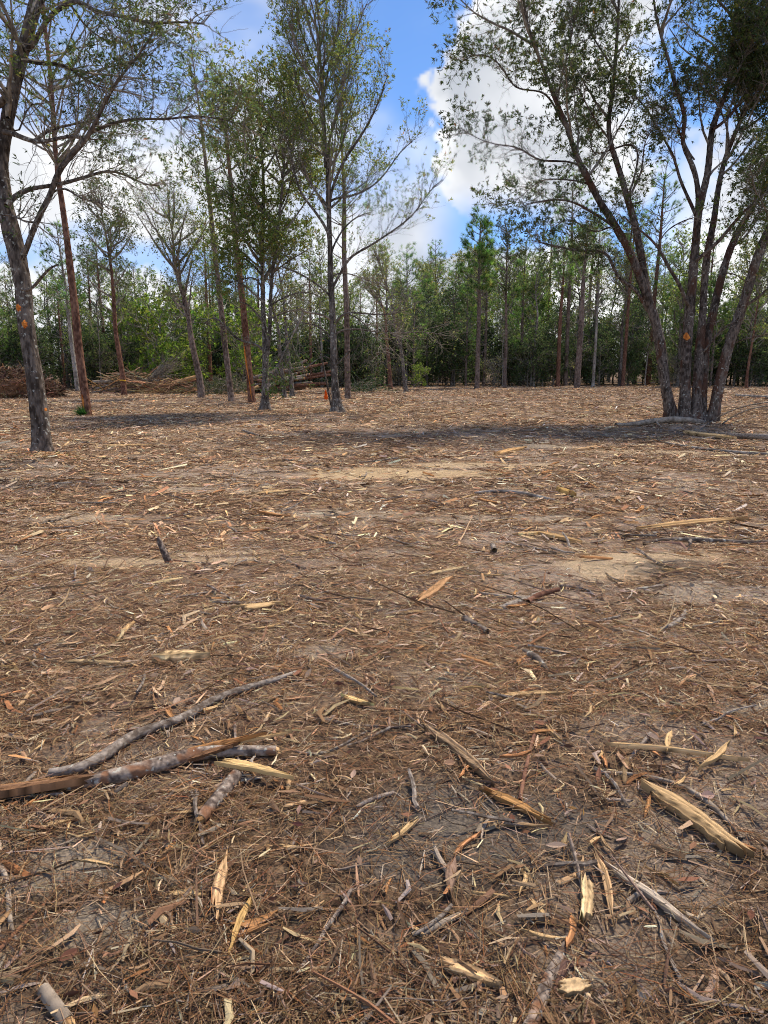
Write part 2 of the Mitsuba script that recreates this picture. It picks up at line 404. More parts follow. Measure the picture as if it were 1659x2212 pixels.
x, y = scatter(rng, 1.0, 30, lambda d: 3600 * np.minimum(1, (4.2 / d) ** 1.9), clump=0.7, sandcut=0.65)
m = len(x)
sc = np.maximum(1, y / 4.5) ** 0.62
C = np.stack([x, y, H(x, y) + 0.004 + 0.024 * rng.random(m) ** 1.5 * sc ** 0.5], 1)
add('straw', strips(C, np.exp(rng.normal(math.log(0.05), 0.55, m)) * sc, rng.uniform(0.0018, 0.0055, m) * sc, rng), 'litter_mat', toned(tint(STRAWC, m, rng, 4, 0.32, 0.05), y, 4))
tag('straw', 'fine shredded wood fibre and straw over the clearing floor', 'straw', kind='stuff')

x, y = scatter(rng, 1.0, 6.5, lambda d: 640 * np.minimum(1, (4.0 / d) ** 0.8), clump=0.65)
m = len(x)
L = np.exp(rng.normal(math.log(0.048), 0.55, m))
W = np.clip(L * rng.uniform(0.05, 0.22, m), 0.003, 0.028)
C = np.stack([x, y, H(x, y) + 0.004 + 0.026 * rng.random(m) ** 1.4], 1)
add('wood_shreds', chips(C, L, W, W * 0.35, rng), 'litter_mat', toned(tint(WOODC, m, rng, 7, 0.30, 0.05), y, 7))
tag('wood_shreds', 'shredded wood fragments covering the near part of the clearing', 'wood shreds', kind='stuff')
x, y = scatter(rng, 6.5, 74, lambda d: 480 * (6.5 / d) ** 1.22, clump=0.7)
m = len(x)
sc = (y / 6.5) ** 0.30
L = np.exp(rng.normal(math.log(0.068), 0.55, m)) * sc
C = np.stack([x, y, H(x, y) + 0.004 + 0.030 * rng.random(m) ** 1.4 * sc], 1)
add('wood_scraps', strips(C, L, np.clip(L * rng.uniform(0.08, 0.26, m), 0.006, 0.05), rng, 0.16), 'litter_mat', toned(tint(FARC, m, rng, 4, 0.32, 0.05), y, 4))
tag('wood_scraps', 'scraps of shredded wood over the far part of the clearing', 'wood scraps', kind='stuff')

x, y = scatter(rng, 1.1, 60, lambda d: 60 * np.minimum(1, (8.0 / d) ** 1.4), clump=0.8)
m = len(x)
L = np.exp(rng.normal(math.log(0.19), 0.5, m)) * np.maximum(1, y / 6) ** 0.4
yaw = rng.random(m) * 2 * np.pi
P0 = np.stack([x, y, H(x, y) + 0.012 + 0.02 * rng.random(m)], 1)
pts = shoots(P0, np.stack([np.cos(yaw), np.sin(yaw), rng.normal(0.0, 0.06, m)], 1), L, 4, 0.10, 0.0, rng)
pts[..., 2] = np.maximum(pts[..., 2], H(pts[..., 0], pts[..., 1]) + 0.004)
r0 = rng.uniform(0.0018, 0.0065, m) * np.maximum(1, y / 9) ** 0.4
add('twigs', tubes(pts, r0[:, None] * np.array([1, 0.95, 0.8, 0.5]), 3), 'litter_mat', tint([((0.20, 0.16, 0.125), 3), ((0.12, 0.075, 0.05), 4), ((0.30, 0.21, 0.13), 2), ((0.20, 0.11, 0.065), 2)], m, rng, 12, 0.3, 0.04))
tag('twigs', 'thin broken twigs strewn over the clearing floor', 'twigs', kind='stuff')

x, y = scatter(rng, 1.1, 14, lambda d: 55 * np.minimum(1, (3.5 / d) ** 1.5), clump=0.5)
m = len(x)
C = np.stack([x, y, H(x, y) + 0.015 + 0.02 * rng.random(m)], 1)
yaw = rng.random(m) * 2 * np.pi
add('leaf_litter', leaves(C, np.stack([np.cos(yaw), np.sin(yaw), rng.normal(0, 0.12, m)], 1), rng.uniform(0.022, 0.06, m), rng.uniform(0.28, 0.45, m), rng), 'litter_mat', tint(LEAFC, m, rng, 4, 0.22, 0.05))
tag('leaf_litter', 'dried brown oak leaves scattered through the needles', 'leaf litter', kind='stuff')


def splinter(L, W, Tk, rng, na=9, nc=5, curve=0.05, jag=0.25, taper=(0.6, 0.35), cols=((0.42, 0.29, 0.16),), stain=0.0):
    """A torn plank of wood along x: grain strips across, ragged ends. Returns mesh, colours."""
    t = np.linspace(0, 1, na)
    c = np.linspace(-1, 1, nc)
    wid = np.interp(t, [0, 0.18, 0.7, 1], [taper[0], 1, 0.9, taper[1]]) * (1 + rng.normal(0, 0.06, na))
    X = (t[:, None] - 0.5) * L + np.where(t[:, None] > 0.5, 1, -1) * (np.abs(t[:, None] - 0.5) * 2) ** 4 * rng.normal(0, jag, (1, nc)) * min(L * 0.3, W * 2.5)
    Y = c[None] * W / 2 * wid[:, None] + curve * L * np.sin(t * math.pi * rng.uniform(0.8, 1.4))[:, None] * rng.choice([-1, 1])
    Z = Tk * (0.75 + 0.35 * np.cos(c * 1.3)[None] + rng.normal(0, 0.10, (1, nc)) + rng.normal(0, 0.05, (na, nc)))
    top = np.stack([X, Y + 0 * X, Z], -1).reshape(-1, 3)
    bot = np.stack([X, (Y + 0 * X) * 0.98, X * 0 - 0.2 * Tk], -1).reshape(-1, 3)
    g = np.arange(na * nc).reshape(na, nc)
    a, b, cc, d = g[:-1, :-1].ravel(), g[1:, :-1].ravel(), g[1:, 1:].ravel(), g[:-1, 1:].ravel()
    ft = np.vstack([np.stack([a, b, cc], 1), np.stack([a, cc, d], 1)])
    rim = np.r_[g[0, :], g[1:, -1], g[-1, -2::-1], g[-2:0:-1, 0]]
    r2 = np.roll(rim, -1)
    k = na * nc
    side = np.vstack([np.stack([rim, r2, r2 + k], 1), np.stack([rim, r2 + k, rim + k], 1)])
    base = np.array(cols)[rng.integers(0, len(cols))]
    strip = np.exp(rng.normal(0, 0.26, (1, nc, 1))) * np.exp(rng.normal(0, 0.10, (na, nc, 1)))
    col = base[None, None] * strip * np.ones((na, nc, 3))
    if stain > 0:
        col = np.where(rng.random((na, nc, 1)) < stain, col * 0.35, col)
    col = np.clip(col.reshape(-1, 3), 0, 0.85)
    return (np.vstack([top, bot]), np.vstack([ft, side])), np.vstack([col, col * 0.8])


PALE, TAN, ORNG, GREY = (0.46, 0.32, 0.165), (0.37, 0.25, 0.14), (0.36, 0.19, 0.085), (0.28, 0.235, 0.19)

# numbered loose pieces: a few shapes of each kind, every piece an entry of its own
KINDS = {'pale': ('wood_chip', 'pale tan splintered wood chip lying on the brown needle litter', 'wood chip', 'pale wood chips on the clearing floor', [PALE, TAN], 150),
         'orange': ('bark_chip', 'orange brown torn wood piece lying on the brown needle litter', 'wood chip', 'orange brown wood pieces on the clearing floor', [ORNG, (0.36, 0.18, 0.085)], 80),
         'grey': ('weathered_chip', 'grey weathered wood piece lying on the brown needle litter', 'wood chip', 'grey weathered wood pieces on the clearing floor', [GREY, (0.26, 0.21, 0.17)], 80)}
for kind, (name, lab, cat, grp, cols, cnt) in KINDS.items():
    rng = np.random.default_rng(len(kind) * 7 + 1)
    var = []
    for i in range(10):
        L = math.exp(rng.normal(math.log(0.10), 0.35))
        msh, col = splinter(L, L * rng.uniform(0.08, 0.19), L * rng.uniform(0.035, 0.07), rng, 7, 5, 0.05, 0.6, (rng.uniform(0.5, 1.0), rng.uniform(0.35, 0.9)), cols)
        var.append(mikit.ply(msh, 'litter_mat', color=col))
    ys = 1.7 + 10.5 * rng.random(cnt) ** 1.3
    for i in range(cnt):
        x, y = rng.uniform(-1, 1) * (0.56 * ys[i] + 0.1), ys[i]
        key = num(name)
        scene[key] = {**var[i % 10], 'to_world': T().translate([x, y, h1(x, y) + 0.016]).rotate([0, 0, 1], rng.uniform(0, 360)).rotate([0, 1, 0], rng.normal(0, 5)).rotate([1, 0, 0], rng.normal(0, 9)).scale([max(0.85, (y / 3.2) ** 0.5) * rng.uniform(0.9, 1.6)] * 3)}
        tag(key, lab, cat, grp)
rng = np.random.default_rng(77)
var = []
for i in range(10):
    L = rng.uniform(0.25, 0.6)
    p = shoots(np.array([[-L / 2, 0, 0.0]]), np.array([[1.0, 0, 0]]), np.array([L]), 7, 0.12, 0, rng)
    p[..., 2] *= 0.25
    r = np.linspace(1, rng.uniform(0.4, 0.8), 7)[None] * rng.uniform(0.006, 0.012)
    var.append(mikit.ply(tubes(p, r, 5, True), ['grey_stick_bark', 'log_bark', 'grey_stick_bark'][i % 3], smooth=40))
for i in range(120):
    y = 1.7 + 16 * rng.random() ** 1.4
    x = rng.uniform(-1, 1) * (0.56 * y + 0.1)
    key = num('stick')
    scene[key] = {**var[i % 10], 'to_world': T().translate([x, y, h1(x, y) + 0.018]).rotate([0, 0, 1], rng.uniform(0, 360)).rotate([0, 1, 0], rng.normal(0, 4)).rotate([1, 0, 0], rng.uniform(-40, 40)).scale([max(0.8, (y / 4) ** 0.35)] * 3)}
    tag(key, ['bare grey broken stick lying on the brown needle litter', 'brown broken stick with rough bark lying on the needle litter'][i % 3 == 1], 'stick', ['grey sticks on the clearing floor', 'brown sticks on the clearing floor'][i % 3 == 1])
var = []
for i in range(8):
    L, W = rng.uniform(0.045, 0.08), rng.uniform(0.016, 0.028)
    t = np.linspace(0, 1, 6)
    w = W / 2 * np.sin(np.pi * np.clip(t, 0.02, 0.98)) ** 0.8
    cu = rng.uniform(0.1, 0.5) * L
    z = cu * (t - 0.5) ** 2
    v = np.vstack([np.stack([(t - 0.5) * L, w, z + w * 0.5], 1), np.stack([(t - 0.5) * L, w * 0, z], 1), np.stack([(t - 0.5) * L, -w, z + w * 0.35], 1)])
    k = np.arange(5)
    f = np.vstack([np.stack([k + o, k + o + 6, k + o + 7], 1) for o in (0, 6)] + [np.stack([k + o, k + o + 7, k + o + 1], 1) for o in (0, 6)])
    var.append(mikit.ply((v, f), 'litter_mat', color=tint(LEAFC, 1, rng, 18, 0.2, 0.04)))
for i in range(70):
    y = 1.55 + 3.6 * rng.random() ** 1.2
    x = rng.uniform(-1, 1) * (0.56 * y + 0.1)
    key = num('dead_leaf')
    scene[key] = {**var[i % 8], 'to_world': T().translate([x, y, h1(x, y) + 0.026]).rotate([0, 0, 1], rng.uniform(0, 360)).rotate([0, 1, 0], rng.normal(0, 14)).rotate([1, 0, 0], rng.normal(0, 16)).scale([rng.uniform(0.8, 1.25)] * 3)}
    tag(key, 'dried brown curled leaf lying on the near needle litter', 'leaf', 'dried leaves on the near clearing floor')

# the pieces one can point at: from, to (where they lie), width, thickness in metres, colour
rng = np.random.default_rng(5)


def lay(name, a, b, W, Tk, cols, label, cat='wood splinter', lift=0.014, stain=0.04, **kw):
    kw.setdefault('jag', 0.5)
    p, q = gp(*a, lift), gp(*b, lift)
    L = float(np.linalg.norm(q - p))
    msh, col = splinter(L, W, Tk, rng, kw.pop('na', 12), kw.pop('nc', 7), kw.pop('curve', 0.03), cols=cols, stain=stain, **kw)
    ax = (q - p) / L
    yw, pt = math.degrees(math.atan2(ax[1], ax[0])), math.degrees(math.asin(ax[2]))
    key = num(name)
    scene[key] = mikit.ply(msh, 'litter_mat', smooth=False, color=col, to_world=T().translate(((p + q) / 2).tolist()).rotate([0, 0, 1], yw).rotate([0, 1, 0], -pt).rotate([1, 0, 0], rng.normal(0, 5)))
    tag(key, label, cat)
    return key


lay('split_plank', (1398, 1735), (1592, 1868), 0.070, 0.026, [(0.40, 0.28, 0.15)], 'thick split tan plank with dark stains, at the right in front', 'wood plank', 0.02, 0.10, na=18, nc=9, taper=(0.5, 0.9))
lay('wood_splinter', (1330, 1640), (1592, 1668), 0.020, 0.014, [PALE], 'long pale straight splinter with two chips crossing it', lift=0.026)
lay('wood_splinter', (1447, 1612), (1437, 1650), 0.024, 0.012, [PALE], 'short pale chip standing off the left half of the long straight splinter', lift=0.03)
lay('wood_splinter', (1562, 1648), (1520, 1690), 0.026, 0.012, [PALE], 'short pale chip crossing the right half of the long straight splinter', lift=0.038)
lay('wood_splinter', (500, 1690), (606, 1707), 0.040, 0.016, [(0.55, 0.39, 0.18)], 'bright yellow splinter beside the end of the thick mossy branch', lift=0.045, taper=(0.9, 0.3))
lay('wood_splinter', (629, 1694), (622, 1729), 0.018, 0.010, [TAN], 'small tan chip right of the bright yellow splinter')
lay('wood_splinter', (486, 1888), (470, 1986), 0.036, 0.014, [(0.50, 0.33, 0.18)], 'brown tan torn chip left of the yellow frayed splinter', taper=(0.3, 0.8))
lay('wood_splinter', (543, 1970), (499, 2080), 0.020, 0.012, [(0.54, 0.36, 0.15)], 'yellow frayed splinter low in the front, left of the middle', taper=(0.7, 0.2))
lay('wood_splinter', (1285, 1872), (1330, 2022), 0.024, 0.012, [(0.40, 0.27, 0.15)], 'long brown strip of wood curving beside the square block', taper=(0.5, 0.3))
lay('wood_splinter', (1338, 1920), (1492, 2035), 0.026, 0.013, [(0.40, 0.34, 0.27)], 'long grey weathered strip slanting below the thick split plank')
lay('wood_block', (1264, 1942), (1262, 2012), 0.038, 0.022, [(0.52, 0.38, 0.21)], 'short square tan block of wood standing between two strips', 'wood block', taper=(0.95, 0.9), stain=0.1)
lay('wood_splinter', (962, 2112), (1070, 2158), 0.038, 0.016, [(0.50, 0.34, 0.18)], 'pointed tan shard of wood at the bottom, right of the middle', taper=(0.4, 0.15))
lay('wood_splinter', (1208, 2172), (1266, 2168), 0.040, 0.020, [(0.50, 0.36, 0.20)], 'rough tan chunk at the bottom edge beside the forked stick')
lay('wood_splinter', (520, 1322), (602, 1316), 0.075, 0.022, [PALE], 'wide pale yellow slab alone in the middle distance', stain=0.05)
lay('lichen_chunk', (346, 1438), (442, 1436), 0.085, 0.04, [(0.55, 0.40, 0.22)], 'yellow chunk of wood with white lichen crust', 'wood chunk', stain=0.25)
lay('wood_splinter', (155, 1441), (275, 1446), 0.03, 0.012, [(0.47, 0.36, 0.21)], 'thin flat tan sliver left of the lichen covered chunk')
lay('wood_splinter', (262, 1380), (290, 1350), 0.04, 0.01, [(0.50, 0.34, 0.17)], 'small tan chip behind and left of the lichen covered chunk')
lay('wood_splinter', (745, 1520), (800, 1538), 0.035, 0.012, [(0.55, 0.37, 0.17)], 'twisted pale yellow shaving behind the two crossing branches')
lay('wood_splinter', (1172, 1158), (1250, 1178), 0.07, 0.03, [(0.55, 0.36, 0.17)], 'curved orange tan slab on the right middle ground')
lay('wood_splinter', (1122, 1158), (1162, 1155), 0.05, 0.02, [PALE], 'short pale chip just left of the curved orange tan slab')
lay('wood_splinter', (1395, 1150), (1600, 1128), 0.08, 0.03, [(0.45, 0.30, 0.15)], 'long tan strip at the right edge of the middle ground')
lay('wood_splinter', (928, 1255), (1002, 1236), 0.05, 0.02, [(0.50, 0.38, 0.22)], 'pale slanting strip in the middle of the clearing')
lay('wood_splinter', (905, 1310), (965, 1270), 0.07, 0.03, [(0.45, 0.27, 0.14)], 'torn brown tan piece with frayed end, in the middle of the clearing')
lay('wood_splinter', (1075, 1526), (1200, 1520), 0.028, 0.015, [PALE], 'pale forked looking sliver right of the middle')
lay('wood_splinter', (925, 1590), (1062, 1712), 0.040, 0.022, [(0.30, 0.21, 0.13)], 'long rotten brown slab lying slanted in the middle front', 'wood slab', stain=0.25, na=18)
lay('wood_splinter', (1060, 1735), (1170, 1790), 0.035, 0.015, [(0.42, 0.24, 0.10)], 'orange brown torn strip right of the rotten slab')
lay('wood_splinter', (890, 1800), (845, 1840), 0.02, 0.01, [PALE], 'small pale shaving in the middle front')
lay('bark_flake', (978, 1895), (972, 1948), 0.035, 0.016, [(0.22, 0.15, 0.11)], 'dark brown wedge of bark in the middle front', 'bark piece')
lay('plank_slab', (1482, 938), (1575, 950), 0.16, 0.05, [(0.58, 0.41, 0.21)], 'short tan slab lying beyond the right shaded trunks', 'wood plank', lift=0.04)
lay('plank_slab', (1555, 944), (1668, 950), 0.18, 0.05, [(0.58, 0.42, 0.23)], 'long tan slab at the right edge beside the pale log', 'wood plank', lift=0.04)
lay('wood_splinter', (560, 1067), (632, 1060), 0.09, 0.02, [PALE], 'pale flat strip left of the tan sand patch')
lay('wood_splinter', (1205, 1062), (1240, 1072), 0.12, 0.05, [(0.62, 0.40, 0.15)], 'bright orange yellow chunk right of the tan sand patch')
lay('wood_splinter', (240, 968), (310, 966), 0.10, 0.03, [(0.52, 0.36, 0.18)], 'pale strip lying right of the left oak trunk')
lay('wood_splinter', (1080, 985), (1128, 972), 0.14, 0.05, [(0.45, 0.28, 0.13)], 'brown tan slab lying just before the shaded ground')
lay('wood_splinter', (1240, 975), (1290, 965), 0.1, 0.03, [TAN], 'pale slab at the edge of the shaded ground, right')


def branch(name, pts, widths, mat, label, cat='branch', lift=0.0, k=10, amp=0.18, cut=None, seed=1):
    """A fallen branch through ground points; widths in metres. cut: material of a torn end."""
    P = np.array([gp(*p) for p in pts])
    P[:, 2] += np.array(widths) * 0.42 + lift
    r = np.array(widths) / 2
    key = num(name)
    v, f = bark_tube(P, r, k, amp, seed, step=max(0.02, widths[0] * 0.5))
    if cut:
        add(key + '__bark', (v, f), mat, smooth=True)
        e = []
        for i, j in ((0, 1), (-1, -2)):
            d = unit(P[i] - P[j])
            R = r[i] * 0.96
            ring, tip = [], []
            g = np.random.default_rng(seed + i)
            u = unit(np.cross(d, [0, 0, 1.0])); w = np.cross(d, u)
            for a in np.arange(9) * 2 * np.pi / 9:
                ring.append(P[i] - d * 0.004 + (u * math.cos(a) + w * math.sin(a)) * R)
                tip.append(P[i] + d * R * g.uniform(0.15, 1.3) + (u * math.cos(a) + w * math.sin(a)) * R * 0.55)
            vv = np.vstack([ring, tip, [P[i] + d * R * 0.2]])
            q = np.arange(9); n_ = (q + 1) % 9
            e.append((vv, np.vstack([np.stack([q, n_, n_ + 9], 1), np.stack([q, n_ + 9, q + 9], 1), np.stack([q + 9, n_ + 9, q * 0 + 18], 1)])))
        add(key + '__broken_end', e[0], cut)
        add(key + '__broken_end_001', e[1], cut)
    else:
        add(key, (v, f), mat, smooth=True)
    tag(key, label, cat)
    return key


key = branch('fallen_branch', [(150, 1724), (230, 1712), (300, 1697), (420, 1662), (510, 1652), (598, 1650)], [0.040, 0.058, 0.062, 0.056, 0.044, 0.040], 'log_bark', 'thick mossy broken branch with lichen bark and torn brown ends across the left front', lift=0.010, k=18, cut='raw_wood', seed=4)
g = R5 = np.random.default_rng(55)
for i, (a, b, W, c) in enumerate([((-20, 1752), (190, 1722), 0.050, (0.22, 0.125, 0.07)), ((-30, 1738), (150, 1722), 0.034, (0.17, 0.10, 0.06)), ((60, 1738), (205, 1716), 0.030, (0.42, 0.26, 0.12)), ((-10, 1728), (120, 1716), 0.022, (0.30, 0.17, 0.085)),
                                  ((395, 1660), (525, 1640), 0.030, (0.36, 0.19, 0.08)), ((430, 1650), (610, 1628), 0.020, (0.44, 0.29, 0.14)), ((400, 1672), (505, 1656), 0.024, (0.20, 0.11, 0.06))]):
    p, q = gp(*a, 0.026), gp(*b, 0.034 if i < 4 else 0.056)
    L = float(np.linalg.norm(q - p)); ax = (q - p) / L
    msh, col = splinter(L, W, W * 0.5, g, 14, 7, 0.02, 0.6, (0.7, 0.5), [c], 0.12)
    scene[f'{key}__torn_wood' + (f'_{i:03d}' if i else '')] = mikit.ply(msh, 'litter_mat', color=col, to_world=T().translate(((p + q) / 2).tolist()).rotate([0, 0, 1], math.degrees(math.atan2(ax[1], ax[0]))).rotate([0, 1, 0], -math.degrees(math.asin(ax[2]))).rotate([1, 0, 0], [-25, 15, -10, 30, 20, -20, 10][i]))
branch('fallen_branch', [(110, 1695), (240, 1648), (300, 1608), (395, 1575), (450, 1542), (540, 1506), (640, 1468)], [0.036, 0.044, 0.042, 0.04, 0.038, 0.034, 0.016], 'grey_stick_bark', 'long thin grey branch slanting behind the thick mossy branch', lift=0.01, k=12, cut='raw_wood', seed=8)
branch('short_log', [(433, 1792), (470, 1748), (512, 1700)], [0.046, 0.05, 0.052], 'log_bark', 'short dark log piece with a yellow cut end below the mossy branch', 'log', k=16, cut='raw_wood', seed=12)
branch('fallen_branch', [(1158, 1590), (1140, 1660), (1122, 1745)], [0.016, 0.018, 0.017], 'pine_bark', 'thin red brown stick pointing at the viewer, middle right', 'stick', k=7)
branch('fallen_branch', [(1300, 1690), (1400, 1700), (1470, 1725), (1530, 1765), (1600, 1835)], [0.014, 0.02, 0.024, 0.022, 0.012], 'dead_wood', 'brown curving stick behind the thick split plank', 'stick', k=7)
branch('fallen_branch', [(1225, 2020), (1222, 2060), (1195, 2120), (1160, 2212), (1140, 2260)], [0.016, 0.022, 0.03, 0.036, 0.036], 'log_bark', 'dark forked stick leaving the bottom edge, right of the middle', 'stick', k=12, cut='raw_wood', seed=3)
branch('fallen_branch', [(-12, 1880), (14, 1915), (22, 1985), (38, 2050)], [0.02, 0.018, 0.017, 0.010], 'dead_wood', 'thin pale bent stick at the left edge in front', 'stick', k=8)
branch('fallen_branch', [(96, 2165), (150, 2240)], [0.034, 0.038], 'dead_wood', 'pale round stick end at the bottom left corner', 'stick', k=10, cut='raw_wood')
branch('fallen_branch', [(905, 2040), (945, 2022), (1010, 1988)], [0.018, 0.022, 0.014], 'dead_wood', 'pale brown stick low in the front, right of the middle', 'stick', k=8)
branch('fallen_branch', [(890, 2048), (930, 2026), (975, 1985)], [0.012, 0.014, 0.012], 'grey_stick_bark', 'thin grey stick leaning on the pale brown stick', 'stick', k=8, lift=0.015)
branch('fallen_branch', [(1080, 1328), (1130, 1308), (1158, 1298)], [0.04, 0.045, 0.04], 'grey_stick_bark', 'grey barked stick next to a red stick, right middle ground', 'stick', k=9, cut='raw_wood')
branch('fallen_branch', [(1140, 1316), (1170, 1298), (1206, 1288)], [0.035, 0.04, 0.03], 'pine_bark', 'red brown stick lying against the grey barked stick', 'stick', k=8, lift=0.02)
branch('fallen_branch', [(1030, 1290), (1080, 1298), (1140, 1300)], [0.02, 0.03, 0.03], 'dead_wood', 'pale stick left of the grey and red sticks', 'stick', k=7)
branch('fallen_branch', [(1210, 1278), (1260, 1285), (1290, 1300)], [0.03, 0.03, 0.02], 'log_bark', 'dark bent root right of the red brown stick', 'stick', k=7)
branch('fallen_branch', [(1425, 1370), (1460, 1352), (1480, 1325)], [0.035, 0.035, 0.03], 'grey_stick_bark', 'curved grey stick on the right middle ground', 'stick', k=8, cut='raw_wood')
branch('fallen_branch', [(1310, 1367), (1355, 1376), (1400, 1385)], [0.025, 0.028, 0.02], 'dead_wood', 'thin pale stick left of the curved grey stick', 'stick', k=7)
branch('fallen_branch', [(1132, 1420), (1158, 1440), (1182, 1466)], [0.035, 0.05, 0.03], 'oak_bark', 'dark grey rotten stick pointing at the viewer, right of the middle', 'stick', k=9)
branch('fallen_branch', [(1002, 1352), (1052, 1380)], [0.045, 0.04], 'oak_bark', 'short dark rotten stick right of the two crossing branches', 'stick', k=9)
branch('fallen_branch', [(1390, 1185), (1480, 1176), (1580, 1180), (1690, 1168)], [0.03, 0.05, 0.045, 0.04], 'oak_bark', 'dark bare branch lying at the right edge of the middle ground', k=8)
branch('fallen_branch', [(1330, 1150), (1420, 1160), (1500, 1150)], [0.02, 0.03, 0.02], 'oak_bark', 'thin dark branch left of the long tan strip, middle ground', k=7)
branch('fallen_branch', [(20, 1140), (90, 1132), (150, 1118)], [0.03, 0.03, 0.02], 'oak_bark', 'thin dark branch near the left edge of the middle ground', k=7)
branch('fallen_branch', [(620, 1270), (720, 1275), (820, 1268)], [0.018, 0.022, 0.015], 'oak_bark', 'thin dark branch in the middle of the clearing', k=7)
branch('fallen_branch', [(1068, 1200), (1064, 1188)], [0.05, 0.05], 'grey_stick_bark', 'short grey stub standing in the litter, middle ground', 'stick', k=8, lift=0.02)
branch('fallen_branch', [(1025, 1064), (1110, 1066), (1165, 1076), (1200, 1084)], [0.03, 0.05, 0.05, 0.04], 'pale_bark', 'pale barked branch lying right of the tan sand patch', k=8)
branch('fallen_branch', [(525, 935), (560, 944)], [0.07, 0.05], 'grey_stick_bark', 'grey stick lying in front of the left centre oak', 'stick', k=7)
branch('fallen_branch', [(1440, 958), (1560, 975), (1680, 985)], [0.05, 0.06, 0.06], 'pale_bark', 'thin pale branch at the right edge before the tan slabs', k=8)
branch('fallen_branch', [(1500, 938), (1580, 948), (1690, 953)], [0.10, 0.12, 0.14], 'grey_stick_bark', 'long pale grey log lying on tan slabs at the right edge', 'log', k=10, lift=0.05, cut='raw_wood')
branch('fallen_branch', [(1590, 856), (1640, 860), (1720, 866)], [0.14, 0.18, 0.2], 'pale_bark', 'pale birch like log on the far right before the treeline', 'log', k=10, cut='raw_wood')
branch('fallen_branch', [(640, 1640), (700, 1640), (760, 1610), (900, 1590)], [0.01, 0.012, 0.012, 0.008], 'grey_stick_bark', 'thin grey twig crossing the middle front', 'stick', k=6)
branch('fallen_branch', [(850, 1730), (800, 1745), (770, 1760)], [0.018, 0.018, 0.014], 'log_bark', 'short dark stick in the middle front', 'stick', k=7)
# standing stub and the branch caught across the foot of the multi-trunk oak
p = gp(368, 1215)
add('broken_stub', bark_tube([p + [0, 0, -0.03], p + [-0.05, 0.0, 0.10], p + [-0.10, 0.02, 0.21]], [0.035, 0.03, 0.02], 9, 0.3, 2, 0.03), 'log_bark', smooth=True)
tag('broken_stub', 'dark broken stub sticking up from the left middle ground', 'stub')
D0 = 20.2
P = [at(1330, 916, 18.6), at(1400, 911, 19.3), at(1455, 906, 19.6), at(1500, 909, 19.8), at(1520, 913, 20.0)]
key = num('fallen_branch')
add(key + '__bark', bark_tube(P, [0.03, 0.075, 0.085, 0.075, 0.06], 10, 0.15, 3, 0.1), 'dead_wood', smooth=True)
add(key + '__side_branch', bark_tube([at(1418, 911, 19.3), at(1432, 925, 18.9), at(1443, 932, 18.6), at(1446, 944, 18.1)], [0.03, 0.025, 0.025, 0.015], 6, 0.2, 4, 0.1), 'dead_wood', smooth=True)
add(key + '__side_branch_001', bark_tube([at(1520, 912, 19.9), at(1521, 922, 19.4), at(1516, 934, 19.0)], [0.03, 0.03, 0.025], 6, 0.2, 5, 0.1), 'dead_wood', smooth=True)
tag(key, 'pale bare branch lying across the foot of the multi-trunk oak', 'branch')
for i, pts in enumerate([[(1505, 940), (1560, 915), (1610, 898), (1680, 880)], [(1560, 925), (1610, 908), (1690, 890)]]):
    key = num('fallen_branch')
    add(key, bark_tube([gp(*p, 0.05 + 0.35 * t * (1 - t) * 2 + 0.15 * t) for p, t in zip(pts, np.linspace(0, 1, len(pts)))], np.linspace(0.018, 0.03, len(pts)), 5, 0.2, 6 + i, 0.1), 'oak_bark', smooth=True)
    tag(key, ['thin dark bent branch arching at the right edge behind the slabs', 'shorter dark branch below the arching one at the right edge'][i], 'branch')

# chips heaped round the left oak
rng = np.random.default_rng(19)
c = gp(98, 992)
m = 420
x, y = c[0] + 0.10 + rng.normal(0, 0.34, m), c[1] - 0.12 + rng.normal(0, 0.26, m)
L = rng.uniform(0.06, 0.26, m)
add('shavings', chips(np.stack([x, y, H(x, y) + 0.01 + 0.10 * rng.random(m) * np.exp(-((x - c[0]) ** 2 + (y - c[1]) ** 2) / 0.12)], 1), L, L * rng.uniform(0.07, 0.16, m), L * 0.05, rng, 0.3, 0.5), 'litter_mat', tint([TAN, (0.40, 0.22, 0.11), (0.52, 0.38, 0.22)], m, rng, 7, 0.2))
tag('shavings', 'tan shavings heaped round the foot of the left oak', 'wood shavings', kind='stuff')

# ------------------------------------------------------------------ trees drawn one by one
OAKC = [((0.14, 0.19, 0.058), 5), ((0.19, 0.223, 0.066), 4), ((0.099, 0.135, 0.046), 4), ((0.297, 0.281, 0.074), 1.2), ((0.33, 0.181, 0.066), 0.35)]
DARKOAK = [((0.093, 0.128, 0.051), 5), ((0.128, 0.158, 0.057), 4), ((0.068, 0.093, 0.042), 4), ((0.225, 0.135, 0.06), 0.3)]
OLIVE = [((0.205, 0.270, 0.075), 5), ((0.250, 0.300, 0.085), 4), ((0.155, 0.205, 0.064), 3), ((0.34, 0.30, 0.08), 1.0), ((0.32, 0.18, 0.06), 0.35)]
PINEC = [((0.155, 0.282, 0.073), 5), ((0.218, 0.355, 0.082), 4), ((0.1, 0.182, 0.058), 3), ((0.291, 0.346, 0.091), 1)]


